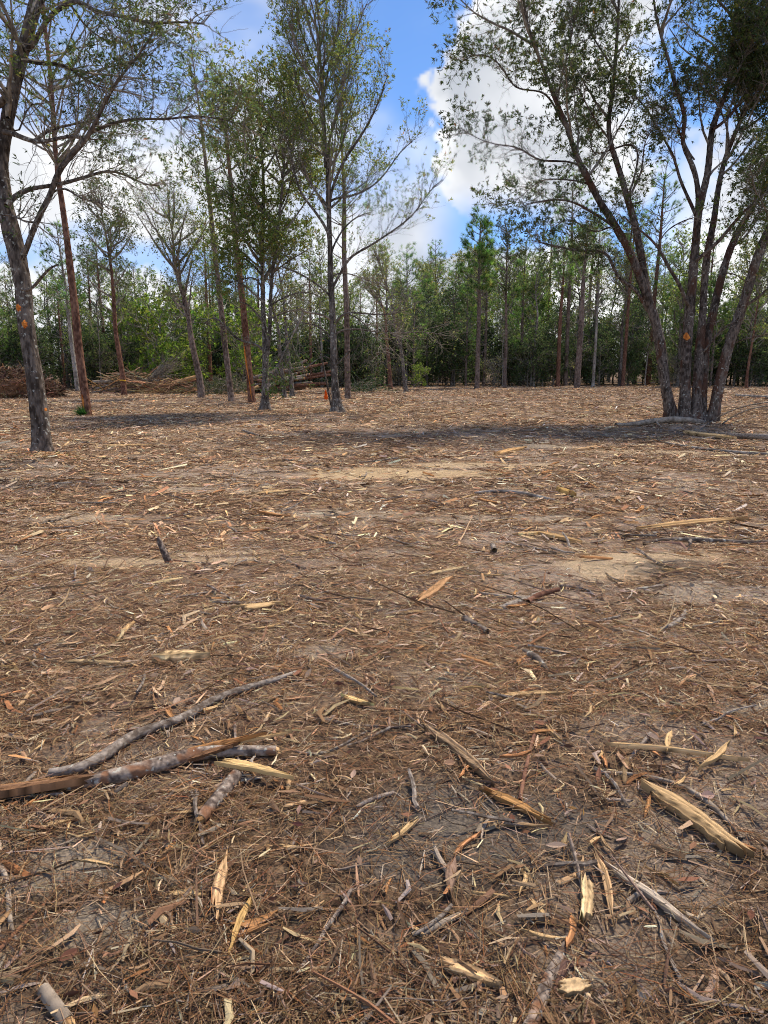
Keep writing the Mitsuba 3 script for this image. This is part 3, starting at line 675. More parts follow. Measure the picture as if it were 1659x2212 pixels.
def sprays(paths, rng, n1, L1, n2, L2, n3=0, L3=0.4, nl=10, size=0.08, wid=0.28, pal=OAKC, ang=(35, 70), up=0.04, t0=0.25, clump=0.0, tip=0.5, r1=0.014, fold=0.8):
    """Side branches, twigs and leaves on the given paths [(pts (n,3))]. Returns twig mesh, leaf mesh, leaf colours."""
    A = np.stack([smooth_path(p, 14) for p in paths])
    P, tg, t, _ = sample_on(A, n1, rng, t0, 1.0, 0.8)
    D = off_axis(tg, np.radians(rng.uniform(*ang, n1)), rng)
    Ls = L1 * rng.uniform(0.5, 1.25, n1) * (1.15 - 0.5 * t)
    B1 = shoots(P, D + [0, 0, up * 3], Ls, 7, 0.16, up, rng)
    rr = r1 * rng.uniform(0.6, 1.3, n1)[:, None] * np.linspace(1, 0.35, 7)
    ms = [tubes(B1, rr, 4)]
    P, tg, t, _ = sample_on(B1, n2, rng, 0.15, 1.0, 0.7)
    B2 = shoots(P, off_axis(tg, np.radians(rng.uniform(*ang, n2)), rng) + [0, 0, up * 2], L2 * rng.uniform(0.4, 1.3, n2), 4, 0.2, up, rng)
    ms.append(tubes(B2, r1 * 0.40 * rng.uniform(0.6, 1.2, n2)[:, None] * np.linspace(1, 0.5, 4), 3))
    last = B2
    if n3:
        P, tg, t, _ = sample_on(np.concatenate([B2]), n3, rng, 0.2, 1.0, 0.7)
        B3 = shoots(P, off_axis(tg, np.radians(rng.uniform(*ang, n3)), rng) + [0, 0, up], L3 * rng.uniform(0.4, 1.3, n3), 3, 0.2, up, rng)
        ms.append(tubes(B3[::4], r1 * 0.22 * np.ones((len(B3[::4]), 3)) * np.linspace(1, 0.6, 3), 3))
        last = np.concatenate([B3])
    k = len(last) * nl
    P, tg, t, w = sample_on(last, k, rng, 0.1, 1.0, tip)
    if clump > 0:
        keep = meshkit.fbm(P * 0.95, 3, int(rng.integers(99))) > clump
        P, tg = P[keep], tg[keep]
    k = len(P)
    D = off_axis(tg, np.radians(rng.uniform(20, 75, k)), rng)
    lv = leaves(P, D + [0, 0, -0.05], size * rng.uniform(0.6, 1.25, k), wid * rng.uniform(0.8, 1.2, k), rng)
    return join(ms), lv, tint(pal, k, rng, 4, 0.25)


def px_path(pts, Y, dy=0.0):
    n = len(pts)
    return np.array([at(p[0], p[1], Y + dy * i / (n - 1)) for i, p in enumerate(pts)])


def px_r(ws, Y):
    return np.array(ws) / 2 / F * Y * 0.90


def hero(name, Y, trunks, limbs, mat, label, cat, rng, spray_sets, extra=(), k=18, amp=0.16, step=0.09, pale=()):
    """trunks / limbs: (points in the picture with the depth Y, widths, end depth shift)."""
    key = num(name)
    paths = []
    for i, (pts, ws, dy) in enumerate(trunks):
        p = px_path(pts, Y, dy)
        if i == 0 or pts[0][1] > 860: p[0, 2] = min(p[0, 2], h1(p[0, 0], p[0, 1]) - 0.05)
        base = pts[0][1] > 860
        add(f'{key}__trunk' + (f'_{i:03d}' if i else ''), bark_tube(p, px_r(ws, Y), k, amp, 3 + i, step, 0.7 if base else 0), mat, smooth=True)
        paths.append(p)
    lp = []
    for i, (pts, ws, dy) in enumerate(limbs):
        p = px_path(pts, Y, dy)
        w = np.interp(np.linspace(0, 1, len(pts)), np.linspace(0, 1, len(ws)), ws)
        add(f'{key}__limb' + (f'_{i:03d}' if i else ''), bark_tube(p, px_r(w, Y), 8, amp * 0.9, 40 + i, 0.12), 'dead_wood' if i in pale else mat, smooth=True)
        if i in pale: labels[f'{key}__limb_{i:03d}'] = {'label': 'pale broken limb hanging from the trunk'}
        lp.append(p)
    tw, lf, lc = [], [], []
    for f in spray_sets:
        a, b, c = f(paths, lp)
        tw.append(a); lf.append(b); lc.append(c)
    for i, p in enumerate(extra): tw.append(p)
    add(f'{key}__twigs', join(tw), 'twig_bark', smooth=False)
    labels[f'{key}__twigs'] = {'kind': 'stuff', 'label': 'fine twigs of the crown'}
    add(f'{key}__foliage', join(lf), 'leaf_mat', np.vstack(lc))
    labels[f'{key}__foliage'] = {'kind': 'stuff', 'label': 'small leaves of the crown'}
    tag(key, label, cat)
    return key, paths, lp


def free_limbs(paths, n, L, rng, t0, t1, ang=(40, 75), up=0.05, sel=None):
    A = np.stack([smooth_path(p, 14) for p in (paths if sel is None else [paths[i] for i in sel])])
    P, tg, t, _ = sample_on(A, n, rng, t0, t1)
    B = shoots(P, off_axis(tg, np.radians(rng.uniform(*ang, n)), rng), L * rng.uniform(0.6, 1.2, n), 9, 0.10, up, rng)
    return B


# left oak
rng = np.random.default_rng(101)
Y = dist(92, 988)
trunks = [([(93, 990), (88, 930), (82, 871), (72, 800), (64.5, 752), (56, 690), (51, 633), (42, 575), (30, 520), (16, 465), (6, 410), (2, 355), (8, 305), (17, 252), (38, 155), (60, 72), (80, -10), (95, -90), (105, -200)],
           [42, 40, 39, 38, 37, 36, 36, 38, 40, 37, 34, 31, 30, 28, 27, 26, 26, 20, 8], 0.6)]
limbs = [([(46, 560), (56, 540), (72, 497), (86, 464), (108, 421), (126, 374), (155, 335), (194, 288), (209, 259), (230, 216), (248, 184), (290, 130), (330, 70)], [14, 12, 12, 12, 11, 9, 7, 5, 3], -0.8),
         ([(14, 445), (25, 432), (50, 414), (72, 407), (115, 400), (151, 392), (198, 378), (240, 370), (300, 392), (345, 400)], [14, 12, 10, 9, 7, 5, 2.5], 0.9),
         ([(8, 285), (25, 288), (54, 299), (83, 306), (122, 300), (180, 299)], [12, 11, 10, 8, 7], -0.3),
         ([(76, 304), (122, 277), (170, 266), (240, 240)], [7, 6, 4, 2], 0.8),
         ([(200, 285), (234, 270), (259, 263), (299, 257), (360, 257), (407, 252), (468, 256), (530, 270)], [8, 7, 5, 3.5, 2], -1.2),
         ([(55, 110), (78, 85), (105, 40), (140, 12), (170, 4), (200, 20), (266, 36), (310, 47), (360, 49), (440, 52)], [12, 10, 9, 8, 6, 3], -1.0),
         ([(15, 260), (36, 284), (58, 238), (90, 225)], [3, 4, 4, 2], 0.5),
         ([(60, 132), (83, 137), (133, 140), (187, 173), (230, 191), (300, 205)], [7, 7, 6, 4, 2], 0.4),
         ([(20, 195), (0, 225), (-40, 240), (-110, 200)], [16, 15, 13, 8], 0.2),
         ([(5, 465), (32, 468), (54, 478), (76, 481)], [4, 4, 3, 2], -0.4),
         ([(110, 418), (150, 412), (175, 428), (210, 436), (235, 452)], [5, 4, 3, 2], -0.6),
         ([(48, 625), (68, 623), (94, 594), (126, 572)], [7, 7, 6, 4], -0.5),
         ([(75, 30), (120, -30), (200, -60), (300, -50)], [12, 9, 6, 3], 0.5), ([(150, 5), (190, 60), (235, 90)], [5, 4, 2], 0.6)]
hang = shoots(np.array([at(86, 470, Y - 0.4)] * 9) + rng.normal(0, 0.12, (9, 3)), rng.normal(0, 0.35, (9, 3)) + [0.1, 0, -0.8], rng.uniform(0.6, 1.5, 9), 8, 0.14, -0.10, rng)
fl = free_limbs([px_path(trunks[0][0], Y)], 16, 2.6, rng, 0.62, 1.0)
hero('oak_tree', Y, trunks, limbs, 'oak_bark', 'nearest oak with dark lichen spotted leaning trunk, at the left edge', 'tree', rng,
     [lambda tp, lp: sprays(lp[:11] + lp[12:], rng, 240, 0.9, 1200, 0.40, 2600, 0.24, 7, 0.08, 0.24, DARKOAK, t0=0.35, clump=0.49, up=0.02, r1=0.010, ang=(30, 70)),
      lambda tp, lp: sprays(lp[5:8] + lp[12:] + list(fl), rng, 220, 1.0, 1500, 0.42, 3200, 0.25, 7, 0.085, 0.27, OAKC, t0=0.3, clump=0.44, up=0.0, r1=0.010)],
     extra=[tubes(hang, np.ones((9, 8)) * 0.004, 3), tubes(fl, np.linspace(0.035, 0.01, 9)[None] * np.ones((len(fl), 1)), 5)], k=28, amp=0.14, step=0.045)
TRK = px_path(trunks[0][0], Y)
for i, (px, py, s) in enumerate([(38, 664, 1.0), (50.5, 700, 1.1), (26 + 71, 885, 0.5)]):
    c = at(px, py, Y - 0.155)
    g = np.random.default_rng(i)
    a = np.arange(14) * 2 * np.pi / 14
    rr = 0.055 * s * g.uniform(0.6, 1.2, 14)
    ring = np.stack([np.cos(a) * rr * 0.75, 0.05 + a * 0, np.sin(a) * rr * 1.2], 1) + c
    inner = np.stack([np.cos(a) * rr * 0.45, -0.01 + a * 0, np.sin(a) * rr * 0.8], 1) + c
    q = np.arange(14); n_ = (q + 1) % 14
    add(f'oak_tree__bark_scar' + (f'_{i:03d}' if i else ''), (np.vstack([ring, inner, [c + [0, -0.004, 0]]]), np.vstack([np.stack([q, n_, n_ + 14], 1), np.stack([q, n_ + 14, q + 14], 1), np.stack([q + 14, n_ + 14, q * 0 + 28], 1)])), 'fresh_scar')
    labels['oak_tree__bark_scar' + (f'_{i:03d}' if i else '')] = {'label': 'fresh orange scar in the dark bark'}

# the two oaks in the middle
rng = np.random.default_rng(202)
Y = dist(572, 888)
trunks = [([(572, 891), (573, 850), (573, 810), (572, 735), (569, 680), (568, 633), (566, 560), (568, 480), (569, 396), (565, 320), (562, 250), (556, 170)], [22, 17, 15, 12, 11, 10, 9, 8, 7, 6, 4, 2], 0.3),
          ([(574, 800), (580, 740), (583, 701), (585, 633), (592, 560), (602, 480), (610, 400), (615, 300), (612, 190)], [10, 9, 9, 8, 7, 6, 5, 4, 2], -0.6)]
limbs = [([(570, 760), (545, 742), (520, 735), (495, 715), (470, 690), (440, 700)], [6, 6, 5, 4, 2], -0.8), ([(570, 700), (548, 670), (530, 655)], [6, 5, 4], -0.5),
         ([(586, 660), (620, 640), (655, 632), (690, 640)], [4, 4, 3, 2], -1.0), ([(583, 690), (625, 672), (660, 668)], [3.5, 3, 2], 0.8),
         ([(568, 600), (530, 560), (490, 540), (450, 520)], [5, 4, 3, 2], 0.6), ([(568, 520), (535, 470), (505, 430), (470, 400), (430, 395)], [5, 4, 3, 2], -0.7),
         ([(568, 450), (530, 390), (500, 320), (470, 250)], [5, 4, 3, 2], 0.5), ([(567, 350), (535, 290), (510, 220), (500, 160)], [4, 3, 2, 1.5], -0.4),
         ([(605, 450), (630, 390), (645, 330)], [4, 3, 2], 0.6), ([(590, 590), (630, 560), (665, 540)], [4, 3, 2], -0.8), ([(569, 640), (540, 600), (500, 610), (460, 590)], [4, 3, 2.5, 2], -1.2),
         ([(564, 300), (590, 240), (605, 170)], [4, 3, 2], 0.6)]
fl = free_limbs([px_path(t[0], Y) for t in trunks], 36, 2.2, rng, 0.35, 1.0, (35, 65), 0.06)
hero('oak_tree', Y, trunks, limbs, 'grey_oak_bark', 'olive leaved oak with a forked dark trunk, left of the two centre oaks', 'tree', rng,
     [lambda tp, lp: sprays(lp[4:] + list(fl), rng, 500, 1.1, 3200, 0.5, 6600, 0.3, 7, 0.115, 0.40, OLIVE, t0=0.15, clump=0.36, up=0.05, r1=0.010),
      lambda tp, lp: sprays(lp[:4] + lp[9:11], rng, 90, 1.0, 420, 0.5, 500, 0.3, 4, 0.085, 0.34, OLIVE, t0=0.2, clump=0.45, up=-0.02, r1=0.010)],
     extra=[tubes(fl, np.linspace(0.045, 0.012, 9)[None] * np.ones((len(fl), 1)), 5)])

rng = np.random.default_rng(303)
Y = dist(728, 893)
trunks = [([(729, 895), (726, 860), (723, 820), (721, 760), (719, 701), (717, 650), (714, 599), (713, 545), (711, 480), (707, 320), (705, 360), (701, 290), (697, 216), (693, 144), (690, 70), (686, -20)], [27, 20, 17, 16, 15, 14, 13, 12, 11, 10, 9, 8, 7, 5, 3, 1.5], 0.2)]
limbs = [([(716, 625), (743, 576), (761, 554), (790, 536), (830, 511), (866, 486), (891, 464), (920, 425), (956, 389)], [6.5, 6, 5, 4, 3.5, 2.5, 1.5], -1.0),
         ([(713, 470), (718, 432), (747, 425), (783, 414), (819, 389), (855, 342), (891, 306)], [6, 5, 4, 3, 2], 0.8),
         ([(711, 440), (722, 396), (747, 342), (783, 288), (819, 216), (837, 162)], [7, 6, 5, 4, 2], -0.6), ([(714, 520), (700, 486), (675, 450), (650, 414), (632, 353), (621, 306)], [6, 6, 5, 4, 2], -0.5),
         ([(704, 340), (700, 306), (668, 252), (646, 198), (635, 140)], [6, 5, 4, 3, 2], 0.6), ([(698, 225), (682, 144), (655, 80), (640, 30)], [5, 4, 3, 2], -0.3),
         ([(705, 350), (722, 270), (745, 200), (757, 130)], [5, 4, 3, 2], 0.5), ([(697, 215), (715, 130), (730, 60), (735, 0)], [4, 3.5, 3, 2], -0.5),
         ([(714, 692), (700, 682), (680, 677), (653, 672)], [5, 5, 4.5, 4], -0.6), ([(724, 700), (735, 685), (748, 677), (786, 677), (837, 679), (890, 660)], [6, 5, 4, 3, 2], -1.3),
         ([(724, 722), (765, 711), (823, 718), (885, 718), (960, 725)], [5, 4, 3.5, 2.5, 1.5], 0.9), ([(713, 640), (677, 609), (633, 585), (606, 575)], [5, 4.5, 4, 2.5], 0.8),
         ([(714, 730), (684, 704), (660, 698), (633, 698)], [4, 4, 3, 2], 0.6), ([(724, 790), (749, 766), (759, 754)], [4.5, 4, 3], -0.6),
         ([(655, 671), (649, 690), (641, 706), (625, 738), (608, 775), (600, 800)], [6, 5, 4.5, 4, 3, 2], -0.7), ([(715, 600), (740, 590), (780, 600), (830, 615)], [4, 3, 2.5, 1.5], 1.0),
         ([(748, 677), (775, 690), (805, 720), (830, 760)], [4, 3, 2, 1.5], -0.8), ([(713, 560), (735, 505), (770, 470), (800, 460)], [5, 4, 3, 2], 1.0), ([(721, 790), (700, 770), (672, 786), (640, 800)], [3, 2.5, 2, 1.5], -0.8)]
fl = free_limbs([px_path(trunks[0][0], Y)], 26, 2.4, rng, 0.45, 1.0, (30, 55), 0.08)
key, tp, lp = hero('oak_tree', Y, trunks, limbs, 'grey_oak_bark', 'tallest airy oak with a single dark trunk, right of the two centre oaks', 'tree', rng,
     [lambda tp, lp: sprays(lp[:8] + lp[17:18] + list(fl), rng, 560, 1.25, 3600, 0.55, 6200, 0.32, 5, 0.105, 0.34, OLIVE, ang=(20, 50), t0=0.15, clump=0.33, up=0.10, r1=0.011),
      lambda tp, lp: sprays(lp[8:13] + lp[15:17], rng, 110, 1.2, 700, 0.6, 700, 0.35, 3, 0.08, 0.3, OLIVE, t0=0.2, clump=0.46, up=0.0, r1=0.011),
      lambda tp, lp: sprays([lp[14], lp[14][2:]], rng, 30, 1.0, 150, 0.6, 230, 0.3, 5, 0.10, 0.40, [((0.13, 0.20, 0.06), 4), ((0.09, 0.145, 0.045), 3), ((0.28, 0.24, 0.06), 0.6)], t0=0.1, up=-0.16, r1=0.012)], pale=(8, 14),
     extra=[tubes(fl, np.linspace(0.045, 0.012, 9)[None] * np.ones((len(fl), 1)), 5)])

# the multi-trunk oak on the right
rng = np.random.default_rng(404)
Y = dist(1490, 912)
trunks = [([(1451, 910), (1444, 865), (1436, 824), (1424, 734), (1411, 680), (1398, 640), (1386, 608), (1368, 562), (1336, 500), (1314, 464), (1290, 425), (1271, 388), (1239, 320), (1227, 280), (1203, 224), (1171, 140), (1147, 80), (1131, 0), (1125, -70)],
           [27, 24, 24, 23, 21, 19, 18, 17, 16, 15, 14, 13, 11, 10, 8.5, 7, 6, 4, 2], -0.8),
          ([(1477, 912), (1480, 830), (1483, 752), (1489, 680), (1495, 620), (1499, 572), (1505, 500), (1511, 450), (1523, 400), (1532, 340), (1539, 280), (1556, 230), (1571, 192), (1580, 120), (1590, 20), (1595, -80)], [27, 24, 23, 22, 20, 19, 17, 16, 15, 14, 13, 11, 10, 8, 6, 3], 0.3),
          ([(1502, 914), (1507, 830), (1512, 752), (1517, 690), (1520, 640), (1530, 536), (1544, 464), (1548, 432), (1557, 380), (1575, 320), (1607, 240), (1630, 150), (1650, 50), (1660, -60)], [25, 22, 20, 17, 16, 15, 13, 12, 11, 10, 8, 6, 4, 2], 0.9),
          ([(1514, 912), (1519, 830), (1525, 752), (1541, 673), (1556, 610), (1572, 554), (1590, 510), (1615, 465), (1645, 415), (1680, 350), (1710, 270)], [22, 20, 19, 18, 17, 16, 15, 13, 11, 8, 4], 1.4),
          ([(1536, 922), (1547, 865), (1559, 806), (1584, 716), (1609, 644), (1631, 572), (1652, 518), (1690, 440), (1730, 330), (1750, 200)], [28, 25, 24, 22, 20, 19, 18, 15, 11, 5], -0.9),
          ([(1404, 660), (1393, 600), (1388, 570), (1379, 520), (1359, 440), (1347, 400), (1335, 360), (1315, 280), (1320, 220), (1327, 160), (1335, 40), (1340, -50)], [17, 17, 17, 16, 14, 13, 12, 10, 9, 8, 6, 3], 0.5),
          ([(1503, 520), (1508, 440), (1506, 400), (1491, 348), (1475, 300), (1479, 260), (1463, 200), (1450, 150), (1435, 100), (1419, 40), (1410, -40)], [13, 12, 11, 10, 9, 9, 8, 7, 6, 5, 3], -0.6)]
limbs = [([(1408, 678), (1397, 666), (1372, 626), (1336, 598), (1307, 547), (1278, 542), (1206, 533), (1150, 520)], [10, 9, 8, 7, 5, 4, 2], -0.9),
         ([(1268, 375), (1255, 360), (1211, 348), (1163, 344), (1119, 320), (1075, 312), (1027, 296), (995, 276)], [5, 4.5, 4, 3, 2, 1.5], -0.7),
         ([(1285, 410), (1275, 400), (1219, 388), (1167, 392), (1135, 416), (1067, 440)], [5, 4, 3, 2, 1.5], 0.7), ([(1335, 500), (1323, 488), (1275, 456), (1235, 436), (1191, 432), (1131, 444)], [7, 6, 5, 4, 2], -0.9),
         ([(1222, 275), (1195, 225), (1171, 200), (1115, 188), (1091, 156), (1059, 124), (995, 136)], [5, 4, 3.5, 3, 2], 0.5),
         ([(1488, 660), (1483, 652), (1469, 619), (1444, 576), (1422, 536), (1386, 500), (1350, 470)], [9, 8, 8, 6, 5, 3], -1.0), ([(1422, 536), (1440, 500), (1470, 480), (1500, 470)], [4, 3, 3, 2], -0.5),
         ([(1504, 562), (1522, 548), (1545, 528), (1573, 497), (1605, 460), (1645, 425), (1700, 385)], [10, 9, 8, 7, 5, 4], -1.2),
         ([(1505, 470), (1499, 455), (1467, 380), (1455, 340), (1427, 288), (1387, 224), (1360, 200)], [9, 8, 6, 5, 4, 2], 0.8), ([(1500, 345), (1470, 290), (1440, 240), (1400, 225)], [4, 4, 3, 2], -0.6),
         ([(1359, 440), (1372, 400), (1385, 370), (1390, 330), (1410, 280)], [6, 5, 4, 3, 2], -0.4), ([(1355, 430), (1330, 320), (1300, 330), (1285, 260)], [5, 4, 3, 2], 0.9),
         ([(1600, 665), (1640, 640), (1680, 600)], [7, 6, 4], -0.5), ([(1562, 600), (1570, 590), (1600, 600), (1620, 620), (1635, 640)], [3, 3, 2.5, 2], -0.8), ([(1520, 760), (1540, 735), (1560, 712), (1605, 690)], [5, 4.5, 4, 2], -0.7),
         ([(1590, 740), (1620, 730), (1660, 720), (1700, 690)], [3.5, 3, 2.5, 2], -0.9), ([(1575, 320), (1565, 260), (1530, 200), (1500, 180)], [5, 4, 3, 2], -0.7), ([(1539, 280), (1600, 220), (1650, 160), (1690, 140)], [7, 6, 4, 3], 0.5),
         ([(1327, 160), (1300, 110), (1270, 60), (1255, 0)], [5, 4, 3, 2], 0.6), ([(1203, 224), (1215, 160), (1230, 100), (1240, 30)], [5, 4, 3, 2], -0.5), ([(1571, 192), (1620, 100), (1650, 20)], [6, 5, 3], -0.5),
         ([(1315, 300), (1275, 240), (1250, 190)], [4, 3, 2], -0.7), ([(1345, 520), (1320, 490), (1290, 500), (1245, 480), (1200, 490)], [4, 4, 3, 2], 0.6), ([(1355, 545), (1365, 490), (1360, 430)], [4, 3, 2], 0.9)]
fl = free_limbs([px_path(t[0], Y, t[2]) for t in trunks], 46, 2.3, rng, 0.55, 1.0, (35, 65), 0.05)
key, tp, lp = hero('oak_tree', Y, trunks, limbs, 'rough_oak_bark', 'wide multi-trunk oak with several rough trunks rising from one foot, at the right', 'tree', rng,
     [lambda tp, lp: sprays(lp[:5] + lp[8:12] + lp[16:22] + lp[22:], rng, 460, 0.9, 2400, 0.42, 4600, 0.24, 8, 0.105, 0.27, DARKOAK, t0=0.3, clump=0.38, up=0.05, r1=0.010, tip=0.3, ang=(30, 65)),
      lambda tp, lp: sprays(list(fl) + tp[:1] + tp[5:] + lp[16:21], rng, 700, 1.0, 4200, 0.45, 9000, 0.25, 8, 0.108, 0.29, DARKOAK + [((0.11, 0.125, 0.04), 2)], t0=0.36, clump=0.37, up=0.05, r1=0.010, tip=0.3),
      lambda tp, lp: sprays([lp[7], lp[12], lp[17], lp[20], lp[17], lp[20]] + [p[len(p) // 2:] for p in tp[1:5]], rng, 420, 1.1, 2700, 0.45, 5200, 0.26, 8, 0.105, 0.30, OAKC, t0=0.3, clump=0.36, up=0.02, r1=0.011),
      lambda tp, lp: sprays([lp[5], lp[6], lp[13], lp[14], lp[15], lp[12]], rng, 50, 0.8, 160, 0.4, 0, 0, 2, 0.08, 0.26, DARKOAK, t0=0.3, clump=0.5, r1=0.010)],
     extra=[tubes(fl, np.linspace(0.04, 0.012, 9)[None] * np.ones((len(fl), 1)), 5)], k=22, amp=0.20, step=0.06)


# ------------------------------------------------------------------ trees by kind
def broadleaf(rng, h, r, cs, spread, n1, n2, n3, nl, size, pal, lean=0.0, up=0.08, ang=(30, 60), clump=0.35, wid=0.42, nlimb=18, limb_up=0.07):
    """Trunk from the origin up to h with limbs from cs*h on: trunk mesh, twig mesh, leaf mesh, colours."""
    tr = np.array([[lean * h * t ** 1.3 + rng.normal(0, 0.012) * h * t, rng.normal(0, 0.012) * h * t, h * t - 0.1 * (t == 0)] for t in np.linspace(0, 1, 7)])
    trunk = bark_tube(tr, np.interp(np.linspace(0, 1, 7), [0, 0.5, 1], [r, r * 0.6, r * 0.08]), 10, 0.16, int(rng.integers(99)), 0.35, 0.3)
    A = smooth_path(tr, 20)[None]
    P, tg, t, _ = sample_on(A, nlimb, rng, cs, 0.96)
    LL = spread * np.sin(np.clip((t - cs) / (1.02 - cs), 0.12, 1) * math.pi * 0.85 + 0.35) * rng.uniform(0.7, 1.2, nlimb)
    lim = shoots(P, off_axis(tg, np.radians(rng.uniform(*ang, nlimb)), rng), np.maximum(LL, 0.3), 9, 0.10, limb_up, rng)
    tw, lf, lc = sprays(list(lim) + [tr[4:]], rng, n1, spread * 0.42, n2, spread * 0.22, n3, spread * 0.13, nl, size, wid, pal, (25, 65), up, 0.2, clump, 0.6, 0.012)
    return trunk, join([tubes(lim, np.linspace(r * 0.38, r * 0.1, 9)[None] * np.ones((nlimb, 1)), 4), tw]), lf, lc


def pine(rng, h, r, cs, spread, nb, nt, nn, nl=0.30, w=0.012, lean=0.0, dead=10, bend=0.0):
    tr = np.array([[lean * h * t + bend * math.sin(t * 3) + rng.normal(0, 0.004) * h * t, rng.normal(0, 0.004) * h * t, h * t - 0.1 * (t == 0)] for t in np.linspace(0, 1, 7)])
    trunk = bark_tube(tr, np.interp(np.linspace(0, 1, 7), [0, 0.6, 1], [r, r * 0.68, r * 0.1]), 10, 0.12, int(rng.integers(99)), 0.3, 0.18)
    A = smooth_path(tr, 24)[None]
    P, tg, t, _ = sample_on(A, nb, rng, cs, 0.985)
    q = (t - cs) / (1 - cs)
    L = spread * (0.25 + 0.9 * (1 - q) ** 0.8) * (0.55 + 0.45 * sstep(0, 0.2, q)) * rng.uniform(0.6, 1.15, nb)
    br = shoots(P, off_axis(tg, np.radians(rng.uniform(48, 80, nb)), rng), L, 6, 0.08, 0.10, rng)
    P2, t2, tt, _ = sample_on(br, nt, rng, 0.35, 1.0, 0.7)
    tw = shoots(P2, off_axis(t2, np.radians(rng.uniform(20, 55, nt)), rng) + [0, 0, 0.2], spread * 0.22 * rng.uniform(0.5, 1.2, nt), 3, 0.1, 0.12, rng)
    tips = np.concatenate([tw[:, -1], br[:, -1], tr[-1:]])
    dirs = np.concatenate([tw[:, -1] - tw[:, -2], br[:, -1] - br[:, -2], [[0, 0, 1.0]]])
    nd = tufts(tips, dirs, nn, nl, w, 0.85, rng)
    col = tint(PINEC, len(tips), rng, nn * 3, 0.25)
    ms = [tubes(br, np.linspace(r * 0.2, r * 0.06, 6)[None] * np.ones((nb, 1)), 4), tubes(tw, np.ones((nt, 3)) * 0.008, 3)]
    if dead:
        P, tg, t, _ = sample_on(A, dead, rng, cs * 0.35, cs)
        ms.append(tubes(shoots(P, off_axis(tg, np.radians(rng.uniform(55, 85, dead)), rng), rng.uniform(0.4, 1.6, dead) * spread * 0.7, 6, 0.12, 0.03, rng), np.linspace(0.018, 0.005, 6)[None] * np.ones((dead, 1)), 3))
    return trunk, join(ms), nd, col


def put(name, made, base, mat, label, cat='tree', turn=0.0, group=None):
    """A single tree of its own shape standing at the ground point base."""
    key = num(name)
    M = T().translate(base.tolist()).rotate([0, 0, 1], turn)
    trunk, tw, lf, lc = made
    add(f'{key}__trunk', trunk, mat, smooth=True, to_world=M)
    add(f'{key}__twigs', tw, 'twig_bark', to_world=M)
    labels[f'{key}__twigs'] = {'kind': 'stuff', 'label': 'thin branches and twigs of the tree'}
    add(f'{key}__crown', lf, 'leaf_mat', lc, to_world=M)
    labels[f'{key}__crown'] = {'kind': 'stuff', 'label': 'leaves of the crown'}
    tag(key, label, cat, group)
    return key


R = np.random.default_rng
# tall red pine behind the left oak: the trunk follows the picture, tufts above
rng = R(11)
Y = dist(188, 896)
pts = [(188, 898), (182, 840), (172, 769), (165, 700), (158, 633), (146, 531), (133, 432), (123, 360), (113, 216), (103, 108), (92, 0), (84, -120), (78, -240)]
tr = px_path(pts, Y); tr[0, 2] -= 0.1
add('pine_tree__trunk', bark_tube(tr, px_r([21, 19, 18.5, 17.5, 16.5, 14, 12, 10.5, 9, 8, 7.5, 5, 2], Y), 18, 0.12, 5, 0.09, 0.15), 'pine_bark', smooth=True)
A = smooth_path(tr, 30)[None]
P, tg, t, _ = sample_on(A, 46, rng, 0.50, 0.99)
br = shoots(P, off_axis(tg, np.radians(rng.uniform(50, 80, 46)), rng), rng.uniform(1.4, 4.2, 46), 8, 0.09, 0.06, rng)
P2, t2, _, _ = sample_on(br, 300, rng, 0.35, 1.0, 0.7)
tw = shoots(P2, off_axis(t2, np.radians(rng.uniform(20, 55, 300)), rng) + [0, 0, 0.15], rng.uniform(0.3, 0.9, 300), 4, 0.1, 0.08, rng)
tips = np.concatenate([tw[:, -1], br[:, -1]]); dirs = np.concatenate([tw[:, -1] - tw[:, -2], br[:, -1] - br[:, -2]])
add('pine_tree__twigs', join([tubes(br, np.linspace(0.04, 0.012, 8)[None] * np.ones((46, 1)), 5), tubes(tw, np.ones((300, 4)) * 0.008, 3)]), 'twig_bark')
add('pine_tree__crown', tufts(tips, dirs, 46, 0.27, 0.006, 0.75, rng), 'leaf_mat', tint(PINEC, len(tips), rng, 46 * 3, 0.2))
labels['pine_tree__crown'] = {'kind': 'stuff', 'label': 'needle tufts of the crown'}
labels['pine_tree__twigs'] = {'kind': 'stuff', 'label': 'branches and twigs of the pine'}
num('pine_tree')
tag('pine_tree', 'tall pine with a straight red brown trunk just right of the nearest oak', 'tree')
